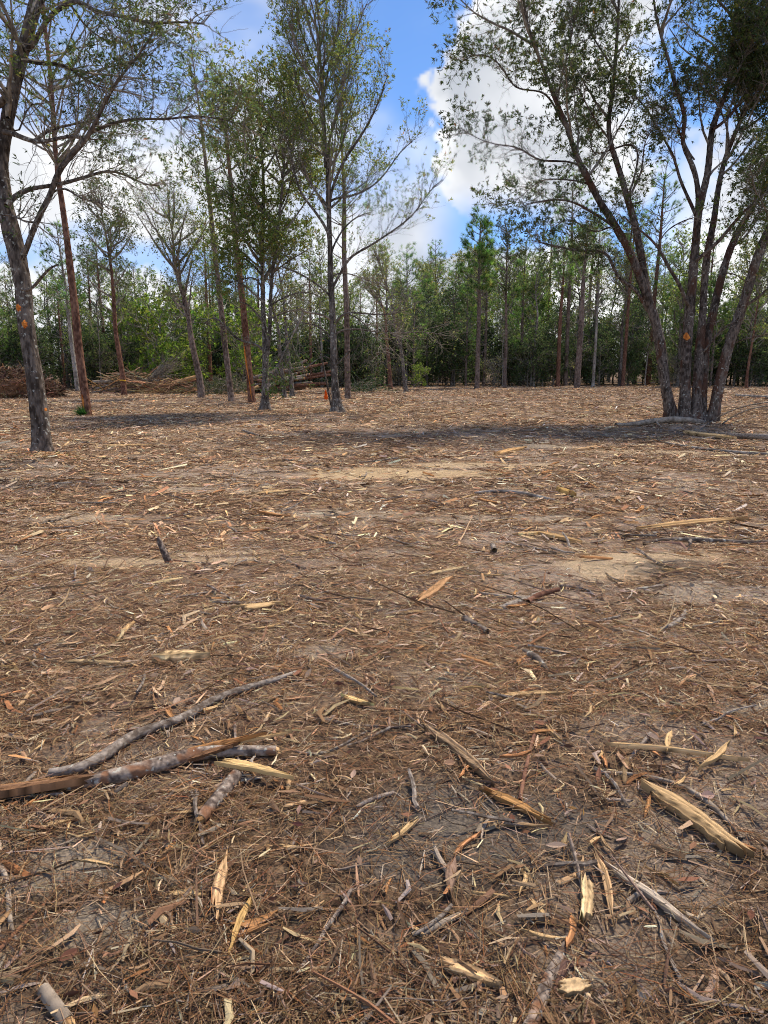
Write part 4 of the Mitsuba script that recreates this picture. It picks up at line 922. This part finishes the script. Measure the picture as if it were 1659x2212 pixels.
# the trees standing free in the clearing
mids = [
    ('young_tree', (268, 853), lambda g: broadleaf(g, 11.8, 0.17, 0.34, 2.3, 190, 1300, 2600, 4, 0.115, [((0.12, 0.15, 0.055), 3), ((0.09, 0.12, 0.045), 3), ((0.17, 0.18, 0.07), 1)], -0.05, 0.06, (45, 75), 0.36, 0.5, 34), 'pine_bark', 'slender light green tree with a yellow ribbon round its trunk, before the brush pile'),
    ('young_tree', (435, 859), lambda g: broadleaf(g, 10.0, 0.20, 0.40, 3.0, 200, 1400, 2400, 4, 0.11, OAKC, -0.16, 0.06, (25, 60), 0.38, 0.4, 22), 'grey_pine_bark', 'leaning grey trunk oak before the orange log pile'),
    ('pine_tree', (501, 867), lambda g: pine(g, 15.5, 0.15, 0.50, 2.2, 34, 130, 26, 0.28, 0.012, -0.075), 'grey_pine_bark', 'slim grey pine leaning left, before the cut green boughs'),
    ('pine_tree', (545, 870), lambda g: pine(g, 14.0, 0.17, 0.60, 2.0, 30, 110, 26, 0.28, 0.012, -0.06), 'pine_bark', 'red barked pine with an orange scar down its trunk'),
    ('young_tree', (614, 860), lambda g: broadleaf(g, 7.5, 0.13, 0.5, 1.6, 60, 360, 500, 4, 0.12, OLIVE, -0.10, 0.05, (30, 60), 0.42, 0.42, 12), 'grey_oak_bark', 'left of two thin leaning trunks before the long log pile'),
    ('young_tree', (631, 857), lambda g: broadleaf(g, 8.5, 0.14, 0.5, 1.8, 60, 360, 500, 4, 0.12, OLIVE, -0.09, 0.05, (30, 60), 0.42, 0.42, 12), 'grey_oak_bark', 'right of two thin leaning trunks before the long log pile'),
    ('pine_tree', (752, 862), lambda g: pine(g, 14.6, 0.165, 0.48, 2.1, 38, 150, 28, 0.30, 0.013, -0.012), 'grey_pine_bark', 'straight grey pine just right of the tallest centre oak'),
    ('young_tree', (844, 842), lambda g: broadleaf(g, 8.0, 0.17, 0.45, 2.2, 90, 500, 900, 4, 0.13, OLIVE, -0.10, 0.05, (30, 60), 0.38, 0.42, 14), 'pine_bark', 'leaning bare red trunk at the forest edge right of the centre oaks'),
    ('young_tree', (878, 846), lambda g: broadleaf(g, 9.0, 0.15, 0.35, 2.6, 110, 700, 1000, 3, 0.13, OLIVE, -0.22, 0.04, (30, 60), 0.38, 0.42, 18), 'grey_oak_bark', 'thin strongly leaning grey tree at the forest edge'),
    ('pine_tree', (1030, 839), lambda g: pine(g, 13.0, 0.20, 0.52, 1.9, 60, 420, 34, 0.40, 0.024, 0.0, 12), 'grey_pine_bark', 'bright green pine standing alone before the treeline, right of centre'),
    ('young_tree', (1090, 837), lambda g: broadleaf(g, 13.4, 0.16, 0.40, 1.8, 140, 800, 1500, 4, 0.13, [((0.10, 0.13, 0.05), 3), ((0.08, 0.105, 0.04), 3)], -0.01, 0.06, (40, 75), 0.40, 0.5, 30), 'grey_pine_bark', 'tall thin feathery tree right of the lone bright pine'),
    ('pine_tree', (1204, 835), lambda g: pine(g, 12.0, 0.19, 0.6, 2.0, 34, 200, 26, 0.34, 0.02, 0.0, 12), 'pine_bark', 'red trunk pine at the forest edge, left of the darker thick trunk'),
    ('pine_tree', (1246, 839), lambda g: pine(g, 12.5, 0.25, 0.6, 2.3, 34, 200, 26, 0.34, 0.02, 0.01, 10), 'grey_pine_bark', 'thick dark brown pine trunk between the red pine and the white barked tree'),
    ('young_tree', (1281, 836), lambda g: broadleaf(g, 12.0, 0.14, 0.45, 2.2, 90, 500, 800, 3, 0.13, OLIVE, 0.005, 0.05, (35, 65), 0.45, 0.42, 16), 'pale_bark', 'white barked slender tree at the forest edge left of the multi-trunk oak'),
    ('young_tree', (1338, 834), lambda g: broadleaf(g, 11.0, 0.16, 0.4, 2.4, 120, 700, 1100, 4, 0.13, OAKC, 0.0, 0.05, (35, 65), 0.40, 0.42, 18), 'grey_oak_bark', 'reddish grey tree at the forest edge behind the leftmost oak trunk'),
    ('pine_tree', (168, 845), lambda g: pine(g, 11.0, 0.17, 0.45, 1.9, 44, 170, 26, 0.34, 0.02, -0.04, 10), 'pale_bark', 'pine with a pale trunk behind the red pine on the left'),
    ('young_tree', (1612, 838), lambda g: broadleaf(g, 9.0, 0.12, 0.4, 2.2, 80, 500, 800, 4, 0.13, OAKC, 0.03, 0.05, (35, 65), 0.40, 0.42, 14), 'pine_bark', 'small tree at the forest edge on the far right'),
]
for i, (name, b, fn, mat, lab) in enumerate(mids):
    put(name, fn(R(600 + i)), gp(*b), mat, lab)


# orange scars, ribbon and flag
def strip_on(key, pts, w, mat, Y, off):
    P = np.array([at(px, py, Y - off) for px, py in pts]); n = len(P)
    g = R(len(pts))
    ww = w * g.uniform(0.5, 1.1, n)
    ww[0] = ww[-1] = w * 0.15
    v = np.vstack([P - np.stack([ww, ww * 0 - 0.05, ww * 0], 1), P + np.array([0, -0.015, 0]), P + np.stack([ww, ww * 0 + 0.05, ww * 0], 1)])
    k = np.arange(n - 1)
    f = np.vstack([np.stack([k + o, k + o + n, k + o + n + 1], 1) for o in (0, n)] + [np.stack([k + o, k + o + n + 1, k + o + 1], 1) for o in (0, n)])
    add(key, (v, f), mat)


Yp = dist(545, 870)
strip_on('pine_tree_002__bark_scar', [(526, 740), (529, 765), (533, 790), (537, 815), (541, 845), (545, 866)], 0.06, 'fresh_scar', Yp, 0.17)
labels['pine_tree_002__bark_scar'] = {'label': 'long orange scar torn down the trunk'}
Y1 = dist(188, 896)
strip_on('pine_tree__bark_scar', [(176, 852), (178, 866), (180, 882)], 0.06, 'fresh_scar', Y1, 0.19)
labels['pine_tree__bark_scar'] = {'label': 'orange scar low on the red trunk'}
Y4 = dist(1490, 912)
strip_on('oak_tree_003__bark_scar', [(1484, 718), (1484, 724), (1485, 730), (1485, 735)], 0.10, 'fresh_scar', Y4 - 0.0, 0.20)
labels['oak_tree_003__bark_scar'] = {'label': 'orange scar on the second trunk'}
scene['ribbon_mat'] = {'type': 'twosided', 'bsdf': {'type': 'plastic', 'diffuse_reflectance': rgb(0.72, 0.42, 0.05)}}
scene['tape_mat'] = {'type': 'principledthin', 'base_color': rgb(0.85, 0.13, 0.02), 'roughness': 0.35, 'diff_trans': 0.7, 'eta': 1.4}
c = gp(268, 853)
a = np.linspace(0, 2 * np.pi, 25)
v = np.vstack([np.stack([c[0] - 0.02 + 0.185 * np.cos(a), c[1] + 0.185 * np.sin(a), c[2] + z + 0.01 * np.sin(3 * a)], 1) for z in (0.86, 0.93)])
q = np.arange(24)
add('ribbon', (v, np.vstack([np.stack([q, q + 1, q + 26], 1), np.stack([q, q + 26, q + 25], 1)])), 'ribbon_mat', smooth=True)
tag('ribbon', 'yellow ribbon tied round the slender tree before the brush pile', 'ribbon')
Yf = dist(720, 889)
P = [at(720, 889, Yf) + [0, 0, -0.05], at(712, 860, Yf), at(704, 815, Yf + 0.1), at(694, 770, Yf + 0.2), at(684, 730, Yf + 0.3)]
add('sapling', bark_tube(P, [0.045, 0.04, 0.033, 0.025, 0.012], 8, 0.2, 9, 0.1), 'oak_bark', smooth=True)
tag('sapling', 'thin dark sapling leaning left from the foot of the tallest centre oak', 'sapling')
c = at(703.5, 842, Yf - 0.06)
t = np.linspace(0, 1, 8)
ww = 0.075 * np.interp(t, [0, 0.2, 0.75, 1], [0.12, 0.5, 1.0, 0.75])
v = np.vstack([np.stack([c[0] + s * ww + 0.012 * t, c[1] + 0.035 * np.sin(t * 7 + 1.2 * s) + 0 * t, c[2] - 0.36 * t], 1) for s in (-1, -0.3, 0.3, 1)])
k = np.arange(7)
f = np.vstack([np.stack([k + 8 * o, k + 8 * o + 8, k + 8 * o + 9], 1) for o in range(3)] + [np.stack([k + 8 * o, k + 8 * o + 9, k + 8 * o + 1], 1) for o in range(3)])
add('flagging_tape', (v, f), 'tape_mat', smooth=True)
tag('flagging_tape', 'bright orange marker tape hanging from the leaning sapling', 'marker tape')
c = gp(178, 897)
nd = tufts(np.array([c + [0.0, 0, 0.04], c + [0.06, 0, 0.05], c + [0.12, 0.02, 0.06]]), np.array([[-0.9, -0.2, 0.5], [-0.4, -0.3, 0.8], [-0.7, 0, 0.6]]), 120, 0.42, 0.010, 0.6, R(4))
add('pine_seedling', nd, 'leaf_mat', tint([(0.035, 0.12, 0.03), (0.05, 0.15, 0.035)], 3, R(4), 360, 0.1))
tag('pine_seedling', 'small bright green grassy pine seedling at the foot of the red pine', 'seedling')

# ------------------------------------------------------------------ piles at the forest edge
rng = R(88)


def loose(c, n, L, r, rng, sx, sy, hz, pitch=0.25, yaw=None):
    yaw = rng.random(n) * 2 * np.pi if yaw is None else yaw
    x, y = c[0] + rng.normal(0, sx, n), c[1] + rng.normal(0, sy, n)
    z = c[2] + hz * rng.random(n) * np.exp(-((x - c[0]) / (2 * sx)) ** 2)
    d = np.stack([np.cos(yaw), np.sin(yaw) * 0.6, rng.normal(0, pitch, n)], 1)
    P = np.stack([x, y, z + 0.08], 1) - unit(d) * (L * 0.5)[:, None]
    p = shoots(P, d, L, 6, 0.09, 0.0, rng)
    p[..., 2] = np.maximum(p[..., 2], 0.02)
    return tubes(p, r[:, None] * np.linspace(1, 0.55, 6), 4)


def mound(name, px, py, w, h, dpt, label, seed):
    c = gp(px, py)
    ico = trimesh.creation.icosphere(5)
    v = ico.vertices.copy()
    g = 1 + 0.5 * (meshkit.fbm(v * 2.2, 3, seed) - 0.5) + 0.30 * (meshkit.fbm(v * 7.5, 3, seed + 1) - 0.5)
    v = v * g[:, None] * [w, dpt, h]
    v[:, 2] = np.maximum(v[:, 2], -0.2)
    key = num(name)
    add(key + '__soil', (v + c, ico.faces), 'mound_mat', smooth=True)
    r = R(seed)
    n = int(2600 * w / 3)
    top = v[v[:, 2] > 0.02] + c
    P = top[r.integers(0, len(top), n)]
    L = r.uniform(0.15, 0.9, n)
    d = unit(r.normal(size=(n, 3)) * [1, 1, 0.5])
    col = tint([((0.30, 0.17, 0.10), 3), ((0.20, 0.11, 0.07), 3), ((0.42, 0.30, 0.19), 2), ((0.07, 0.045, 0.03), 2)], n, r, 12, 0.3)
    add(key + '__roots', tubes(shoots(P - d * L[:, None] / 2, d, L, 4, 0.2, 0, r), r.uniform(0.008, 0.028, n)[:, None] * np.ones((1, 4)), 3), 'litter_mat', col)
    labels[key + '__roots'] = {'kind': 'stuff', 'label': 'roots and sticks in the heap'}
    tag(key, label, 'debris mound')


def mound_colour(p, n, uv):
    return mikit.mix((0.10, 0.055, 0.035), (0.27, 0.155, 0.09), mikit.fbm(p.x * 7, p.y * 7, p.z * 9, 3))


scene['mound_mat'] = {'type': 'twosided', 'bsdf': {'type': 'diffuse', 'reflectance': mikit.proc(mound_colour)}}
mound('debris_mound', 20, 858, 2.3, 1.55, 1.5, 'tall heap of red brown soil and roots at the left edge', 3)
mound('debris_mound', 92, 856, 1.05, 0.95, 0.8, 'low heap of tan debris just right of the nearest oak trunk', 6)


def log_thing(name, a, b, w, Y, dy, mat, label, group, z=0.0, cut='raw_wood'):
    p, q = at(*a, Y), at(*b, Y + dy)
    key = num(name)
    v, f = bark_tube([p, (p + q) / 2 + [0, 0, 0.02], q], np.array([w, w * 0.95, w * 0.8]) / 2, 9, 0.16, used[name], 0.25)
    add(key + '__bark', (v, f), mat, smooth=True)
    for i, (e, o, rad) in enumerate(((p, q, w / 2), (q, p, w * 0.4))):
        d = unit(e - o)
        u = unit(np.cross(d, [0, 0, 1.0])); ww = np.cross(d, u)
        an = np.arange(9) * 2 * np.pi / 9
        ring = e + d * 0.02 + (u * np.cos(an)[:, None] + ww * np.sin(an)[:, None]) * rad * 1.02
        qd = np.arange(9)
        add(key + '__cut_end' + ('_001' if i else ''), (np.vstack([ring, [e + d * 0.05]]), np.stack([qd, (qd + 1) % 9, qd * 0 + 9], 1)), cut)
    tag(key, label, 'log', group)


YB = dist(268, 850) + 1.5
c = np.append(flat(262, 851), 0.0); c[1] = YB
n = 260
add('brush_pile', loose(c, n, rng.uniform(0.8, 3.0, n), rng.uniform(0.012, 0.04, n), rng, 1.2, 0.7, 1.2), 'litter_mat', tint([((0.20, 0.15, 0.11), 3), ((0.36, 0.26, 0.16), 3), ((0.12, 0.08, 0.055), 3), ((0.30, 0.16, 0.08), 2)], n, rng, 24, 0.25))
tag('brush_pile', 'tangled pile of broken branches and sticks behind the ribbon tree', 'brush pile', kind='stuff')
for a, b, w, lab in [((200, 825), (345, 822), 0.20, 'long pale log lying along the top of the brush pile'), ((207, 840), (290, 820), 0.16, 'brown log slanting up through the brush pile'),
                     ((190, 850), (298, 832), 0.15, 'pale thin log at the front foot of the brush pile'), ((245, 808), (318, 820), 0.13, 'thin log on top of the brush pile pointing down right')]:
    log_thing('log', a, b, w, YB - 0.6, 0.4, 'dead_wood', lab, None)
# the grey dead tree top fanning out over the brush pile
P0 = at(296, 838, YB - 0.7)
tip = at(395, 775, YB)
n = 90
d = unit(tip - P0) + rng.normal(0, 0.16, (n, 3)) * [1, 1, 1.3]
fan = shoots(P0 + (tip - P0) * rng.uniform(0.05, 0.6, (n, 1)), d, rng.uniform(1.0, 2.6, n), 7, 0.07, 0.012, rng)
add('dead_treetop__branch', bark_tube([P0 - unit(tip - P0) * 0.8, P0, P0 * 0.5 + tip * 0.5], [0.06, 0.055, 0.03], 7, 0.1, 3), 'dead_wood', smooth=True)
add('dead_treetop__twigs', tubes(fan, np.linspace(0.017, 0.005, 7)[None] * np.ones((n, 1)), 3), 'twig_bark')
labels['dead_treetop__twigs'] = {'kind': 'stuff', 'label': 'bare grey twigs in a fan'}
tag('dead_treetop', 'bare grey fallen treetop fanning up right out of the brush pile', 'fallen treetop')
# orange logs
YL = dist(400, 852) + 1.5
for i, (a, b, w) in enumerate([((352, 836), (432, 812), 0.30), ((360, 842), (432, 822), 0.34), ((345, 832), (400, 828), 0.26), ((372, 846), (436, 832), 0.3), ((362, 838), (430, 846), 0.17), ((392, 850), (436, 842), 0.3)]):
    log_thing('log', a, b, w, YL + 0.25 * (i % 3), 0.5, ['raw_wood', 'pine_bark'][i % 3 == 1], 'orange brown peeled log in the small pile before the bright green bushes', 'logs in the small orange pile')
n = 120
add('brush_heap', loose(np.append(flat(362, 852), 0) + [0, 1.0, 0], n, rng.uniform(0.5, 1.8, n), rng.uniform(0.01, 0.03, n), rng, 0.8, 0.5, 0.8), 'litter_mat', tint([(0.24, 0.16, 0.10), (0.15, 0.10, 0.07), (0.32, 0.20, 0.11)], n, rng, 24, 0.25))
tag('brush_heap', 'loose brown sticks at the left end of the orange logs', 'brush heap', kind='stuff')
# long log pile
YM = dist(620, 852) + 2.0
g = R(51)
for i in range(26):
    row = i % 7
    x0 = g.uniform(530, 600); x1 = x0 + g.uniform(70, 150)
    yb = 849 - row * 5.2 + g.normal(0, 1.0)
    sl = g.normal(-0.05, 0.10) - 0.03 * row
    log_thing('log', (x0, yb), (min(x1, 722), yb + sl * (x1 - x0)), g.uniform(0.14, 0.27), YM + g.uniform(-0.6, 1.0), g.normal(0, 0.6), ['pine_bark', 'log_bark', 'pine_bark', 'dead_wood'][i % 4], 'bark covered log in the long pile behind the centre oaks', 'logs in the long pile')
log_thing('log', (532, 850), (558, 835), 0.26, YM - 1.2, 0.5, 'raw_wood', 'short peeled log poking out before the left end of the long pile', None)
log_thing('log', (575, 838), (642, 806), 0.20, YM - 0.9, 0.5, 'dead_wood', 'pale log slanting up right over the long pile', None)


def bough_heap(name, px, py, w, h, label, n, seed, pal):
    g = R(seed)
    c = np.append(flat(px, py), 0.0)
    x, y = c[0] + g.normal(0, w, n), c[1] + 0.8 + g.normal(0, 0.7, n)
    P = np.stack([x, y, 0.05 + h * g.random(n) * np.exp(-((x - c[0]) / (1.7 * w)) ** 2)], 1)
    s = shoots(P, unit(g.normal(size=(n, 3)) * [1, 0.7, 0.4] + [0.3, 0, 0.1]), g.uniform(0.4, 1.3, n), 5, 0.1, -0.03, g)
    s[..., 2] = np.maximum(s[..., 2], 0.03)
    q, tg, _, _ = sample_on(s, n * 6, g, 0.2, 1.0)
    key = num(name)
    add(key + '__stems', tubes(s, np.ones((n, 5)) * 0.011, 3), 'twig_bark')
    add(key + '__needles', tufts(q, tg, 9, 0.22, 0.016, 0.8, g), 'leaf_mat', tint(pal, len(q), g, 27, 0.25))
    labels[key + '__stems'] = {'kind': 'stuff', 'label': 'stems in the heap'}
    labels[key + '__needles'] = {'kind': 'stuff', 'label': 'green needles in the heap'}
    tag(key, label, 'bough heap')


bough_heap('bough_heap', 480, 852, 1.15, 0.95, 'heap of cut green pine boughs left of the long log pile', 190, 1, [(0.10, 0.125, 0.06), (0.14, 0.15, 0.085), (0.06, 0.085, 0.035)])
bough_heap('bough_heap', 785, 846, 0.75, 0.6, 'low heap of green boughs right of the tallest centre oak', 110, 2, [(0.045, 0.085, 0.035), (0.06, 0.10, 0.045)])
bough_heap('bough_heap', 665, 838, 0.9, 1.5, 'green pine boughs lying on the right end of the long log pile', 110, 3, [(0.04, 0.09, 0.045), (0.055, 0.11, 0.05)])

# ------------------------------------------------------------------ the forest
FAR_OAK = [((0.221, 0.269, 0.096), 4), ((0.288, 0.317, 0.125), 3), ((0.154, 0.192, 0.077), 3), ((0.38, 0.355, 0.125), 0.8)]
FAR_DARK = [((0.108, 0.166, 0.066), 4), ((0.156, 0.215, 0.082), 3), ((0.078, 0.117, 0.055), 3)]
FAR_LIGHT = [((0.241, 0.328, 0.095), 4), ((0.293, 0.362, 0.103), 3), ((0.172, 0.241, 0.078), 3)]
LIME = [((0.20, 0.30, 0.05), 4), ((0.15, 0.24, 0.045), 3), ((0.25, 0.33, 0.07), 2)]
MODEL = {
    'pine_a': (lambda g: pine(g, 15, 0.17, 0.50, 2.1, 36, 130, 22, 0.38, 0.024, 0.01, 14), 'grey_pine_bark'),
    'pine_b': (lambda g: pine(g, 17, 0.20, 0.62, 2.2, 30, 120, 22, 0.38, 0.024, -0.015, 18), 'pine_bark'),
    'pine_c': (lambda g: pine(g, 12, 0.15, 0.22, 2.4, 64, 300, 22, 0.40, 0.026, 0.0, 8), 'grey_pine_bark'),
    'oak_a': (lambda g: broadleaf(g, 13, 0.17, 0.22, 2.9, 110, 620, 1000, 4, 0.20, FAR_OAK, 0.02, 0.07, (30, 60), 0.32, 0.5, 24), 'grey_oak_bark'),
    'oak_b': (lambda g: broadleaf(g, 11, 0.15, 0.16, 2.5, 100, 560, 900, 4, 0.19, FAR_LIGHT, -0.03, 0.07, (35, 65), 0.30, 0.5, 24), 'oak_bark'),
    'oak_c': (lambda g: broadleaf(g, 14, 0.14, 0.42, 2.0, 100, 520, 700, 4, 0.16, FAR_OAK, 0.0, 0.07, (35, 65), 0.40, 0.45, 22), 'pale_bark'),
    'holly': (lambda g: broadleaf(g, 8.5, 0.12, 0.10, 2.0, 170, 900, 1500, 4, 0.18, FAR_DARK, 0.0, 0.0, (55, 85), 0.22, 0.5, 34, 0.0), 'oak_bark'),
    'bay': (lambda g: broadleaf(g, 6.5, 0.10, 0.12, 1.9, 150, 800, 1300, 4, 0.18, FAR_DARK + [((0.055, 0.085, 0.03), 4)], 0.03, 0.0, (50, 80), 0.24, 0.45, 28, 0.02), 'grey_oak_bark'),
    'bare': (lambda g: broadleaf(g, 10, 0.085, 0.22, 2.0, 120, 500, 0, 1, 0.12, FAR_OAK, 0.04, 0.05, (30, 65), 0.5, 0.4, 22), 'pale_bark'),
}
SHR = {
    'shrub_a': (lambda g: broadleaf(g, 3.2, 0.05, 0.03, 1.7, 110, 600, 900, 4, 0.16, FAR_DARK + [((0.05, 0.07, 0.03), 3)], 0.0, 0.0, (30, 80), 0.25, 0.42, 26, 0.02), 'twig_bark'),
    'shrub_b': (lambda g: broadleaf(g, 2.2, 0.04, 0.03, 1.5, 100, 500, 700, 4, 0.14, LIME, 0.0, 0.02, (30, 75), 0.25, 0.5, 20, 0.03), 'twig_bark'),
    'shrub_c': (lambda g: broadleaf(g, 1.6, 0.03, 0.02, 1.3, 120, 420, 0, 1, 0.12, FAR_OAK, 0.0, 0.02, (25, 80), 0.45, 0.4, 26, 0.02), 'twig_bark'),
}
for i, (k, (fn, mat)) in enumerate({**MODEL, **SHR}.items()):
    trunk, tw, lf, lc = fn(R(900 + i))
    scene['model_' + k] = {'type': 'shapegroup', 'trunk': mikit.ply(trunk, mat, smooth=True), 'twigs': mikit.ply(tw, 'twig_bark'), 'crown': mikit.ply(lf, 'leaf_mat', color=lc)}


def inst(key, model, x, y, s, turn, sz=1.0):
    scene[key] = {'type': 'instance', 'to_world': T().translate([x, y, h1(x, y) - 0.03]).rotate([0, 0, 1], turn).scale([s, s, s * sz]), 'group': {'type': 'ref', 'id': 'model_' + model}}


def edge(x):
    return np.interp(x, [-45, -25, -12, -2, 6, 30, 50], [50, 54, 57, 61, 64, 64, 60])


rng = R(1234)
TREE_SAY = {'pine_a': ('pine_tree', 'slender grey pine in the front row of the treeline', 'grey pines of the treeline'), 'pine_b': ('pine_tree', 'tall red trunk pine in the front row of the treeline', 'red pines of the treeline'),
            'pine_c': ('pine_tree', 'bushy green pine in the front row of the treeline', 'bushy pines of the treeline'), 'oak_a': ('forest_tree', 'olive leaved broad tree in the front row of the treeline', 'olive trees of the treeline'),
            'oak_b': ('forest_tree', 'light green leafy tree in the front row of the treeline', 'light green trees of the treeline'), 'oak_c': ('forest_tree', 'pale trunk slim leafy tree in the front row of the treeline', 'pale trunk trees of the treeline'),
            'holly': ('evergreen_tree', 'dark evergreen tree filling the shade of the treeline', 'dark evergreens of the treeline'), 'bay': ('evergreen_tree', 'low dark leafy tree filling the shade of the treeline', 'low dark trees of the treeline'),
            'bare': ('bare_tree', 'thin bare pale tree at the edge of the treeline', 'bare trees of the treeline')}
LAND = [(-1e9, 'beyond the left edge'), (0, 'left of the nearest oak'), (75, 'between the nearest oak and the red pine'), (190, 'between the red pine and the brush pile'), (268, 'behind the brush pile'), (350, 'behind the orange logs'),
        (435, 'behind the cut green boughs'), (545, 'behind the left centre oak'), (640, 'between the centre oaks'), (735, 'right of the tallest centre oak'), (850, 'near the leaning forest edge trees'), (940, 'left of the lone bright pine'),
        (1035, 'right of the lone bright pine'), (1110, 'left of the red forest pine'), (1210, 'near the white barked tree'), (1340, 'left of the multi-trunk oak'), (1430, 'behind the multi-trunk oak'), (1570, 'right of the multi-trunk oak'), (1659, 'beyond the right edge')]
said = {}


def where(x, y):
    px = 829.5 + F * x / (y * CP + EYE * SP)
    return [t for a, t in LAND if a <= px][-1]


front = ['oak_b', 'oak_a', 'holly', 'pine_c', 'bay', 'oak_b', 'bare', 'pine_c', 'holly', 'oak_a', 'pine_a', 'oak_c', 'bay', 'pine_b', 'oak_b', 'bare']
n = 0
for x in np.arange(-44, 46, 1.45):
    k = front[n % 16] if rng.random() < 0.7 else front[rng.integers(16)]
    n += 1
    x_ = x + rng.normal(0, 0.5)
    y_ = edge(x_) + abs(rng.normal(1.2, 1.6)) + (1.0 if k in ('holly', 'bay') else 0)
    name, lab, grp = TREE_SAY[k]
    lab = lab.replace(' in the front row of the treeline', '').replace(' filling the shade of the treeline', '').replace(' at the edge of the treeline', '') + ' of the treeline ' + where(x_, y_)
    said[lab] = said.get(lab, 0) + 1
    if said[lab] > 1: lab = ['another', 'a third', 'a fourth', 'a fifth'][min(said[lab] - 2, 3)] + ' ' + lab
    key = num(name)
    hs = np.interp(x_, [-30, -8, 0, 8, 30], [0.68, 0.72, 0.88, 1.06, 1.08])
    inst(key, k, x_, y_, hs * rng.uniform(0.66, 1.14), rng.uniform(0, 360), rng.uniform(0.9, 1.1))
    tag(key, lab, 'tree', grp)
# the wood behind, read as one mass
q = 0
for i in range(300):
    x_ = rng.uniform(-62, 66)
    y_ = edge(x_) + 4.5 + 34 * rng.random() ** 1.3
    k = ['holly', 'bay', 'oak_a', 'pine_a', 'oak_c', 'holly', 'pine_b', 'oak_b', 'pine_c', 'bay'][i % 10]
    q += 1
    inst(f'forest__{q:03d}', k, x_, y_, np.interp(x_, [-30, -8, 0, 8, 30], [0.74, 0.80, 0.95, 1.10, 1.12]) * rng.uniform(0.8, 1.1), rng.uniform(0, 360), rng.uniform(0.9, 1.1))
for x in np.arange(-48, 50, 1.7):
    q += 1
    inst(f'forest__{q:03d}', ['holly', 'bay'][q % 2], x + rng.normal(0, 0.4), edge(x) + rng.uniform(6, 11), rng.uniform(0.65, 0.95), rng.uniform(0, 360))
tag('forest', 'dense mixed wood of pines and evergreens behind the front row', 'forest', kind='stuff')
q = 0
for i in range(210):
    x_ = rng.uniform(-48, 50)
    y_ = edge(x_) + rng.uniform(0.4, 8)
    q += 1
    inst(f'undergrowth__{q:03d}', ['shrub_a', 'shrub_c', 'shrub_a', 'shrub_c'][i % 4], x_, y_, rng.uniform(0.8, 1.4), rng.uniform(0, 360))
tag('undergrowth', 'dark brush and bare stems along the foot of the treeline', 'undergrowth', kind='stuff')
for px, Y_, s, lab in [(402, 53.0, 1.25, 'bright green bush behind the small orange log pile'), (352, 53.6, 2.5, 'tall bright green bush behind the brush pile'), (905, 61.0, 0.7, 'small yellow green bush at the forest edge near the leaning grey tree'), (525, 53.5, 2.2, 'bright green bush behind the cut boughs')]:
    key = num('bush')
    inst(key, 'shrub_b', at(px, 800, Y_)[0], Y_, s, 40 * s)
    tag(key, lab, 'bush')
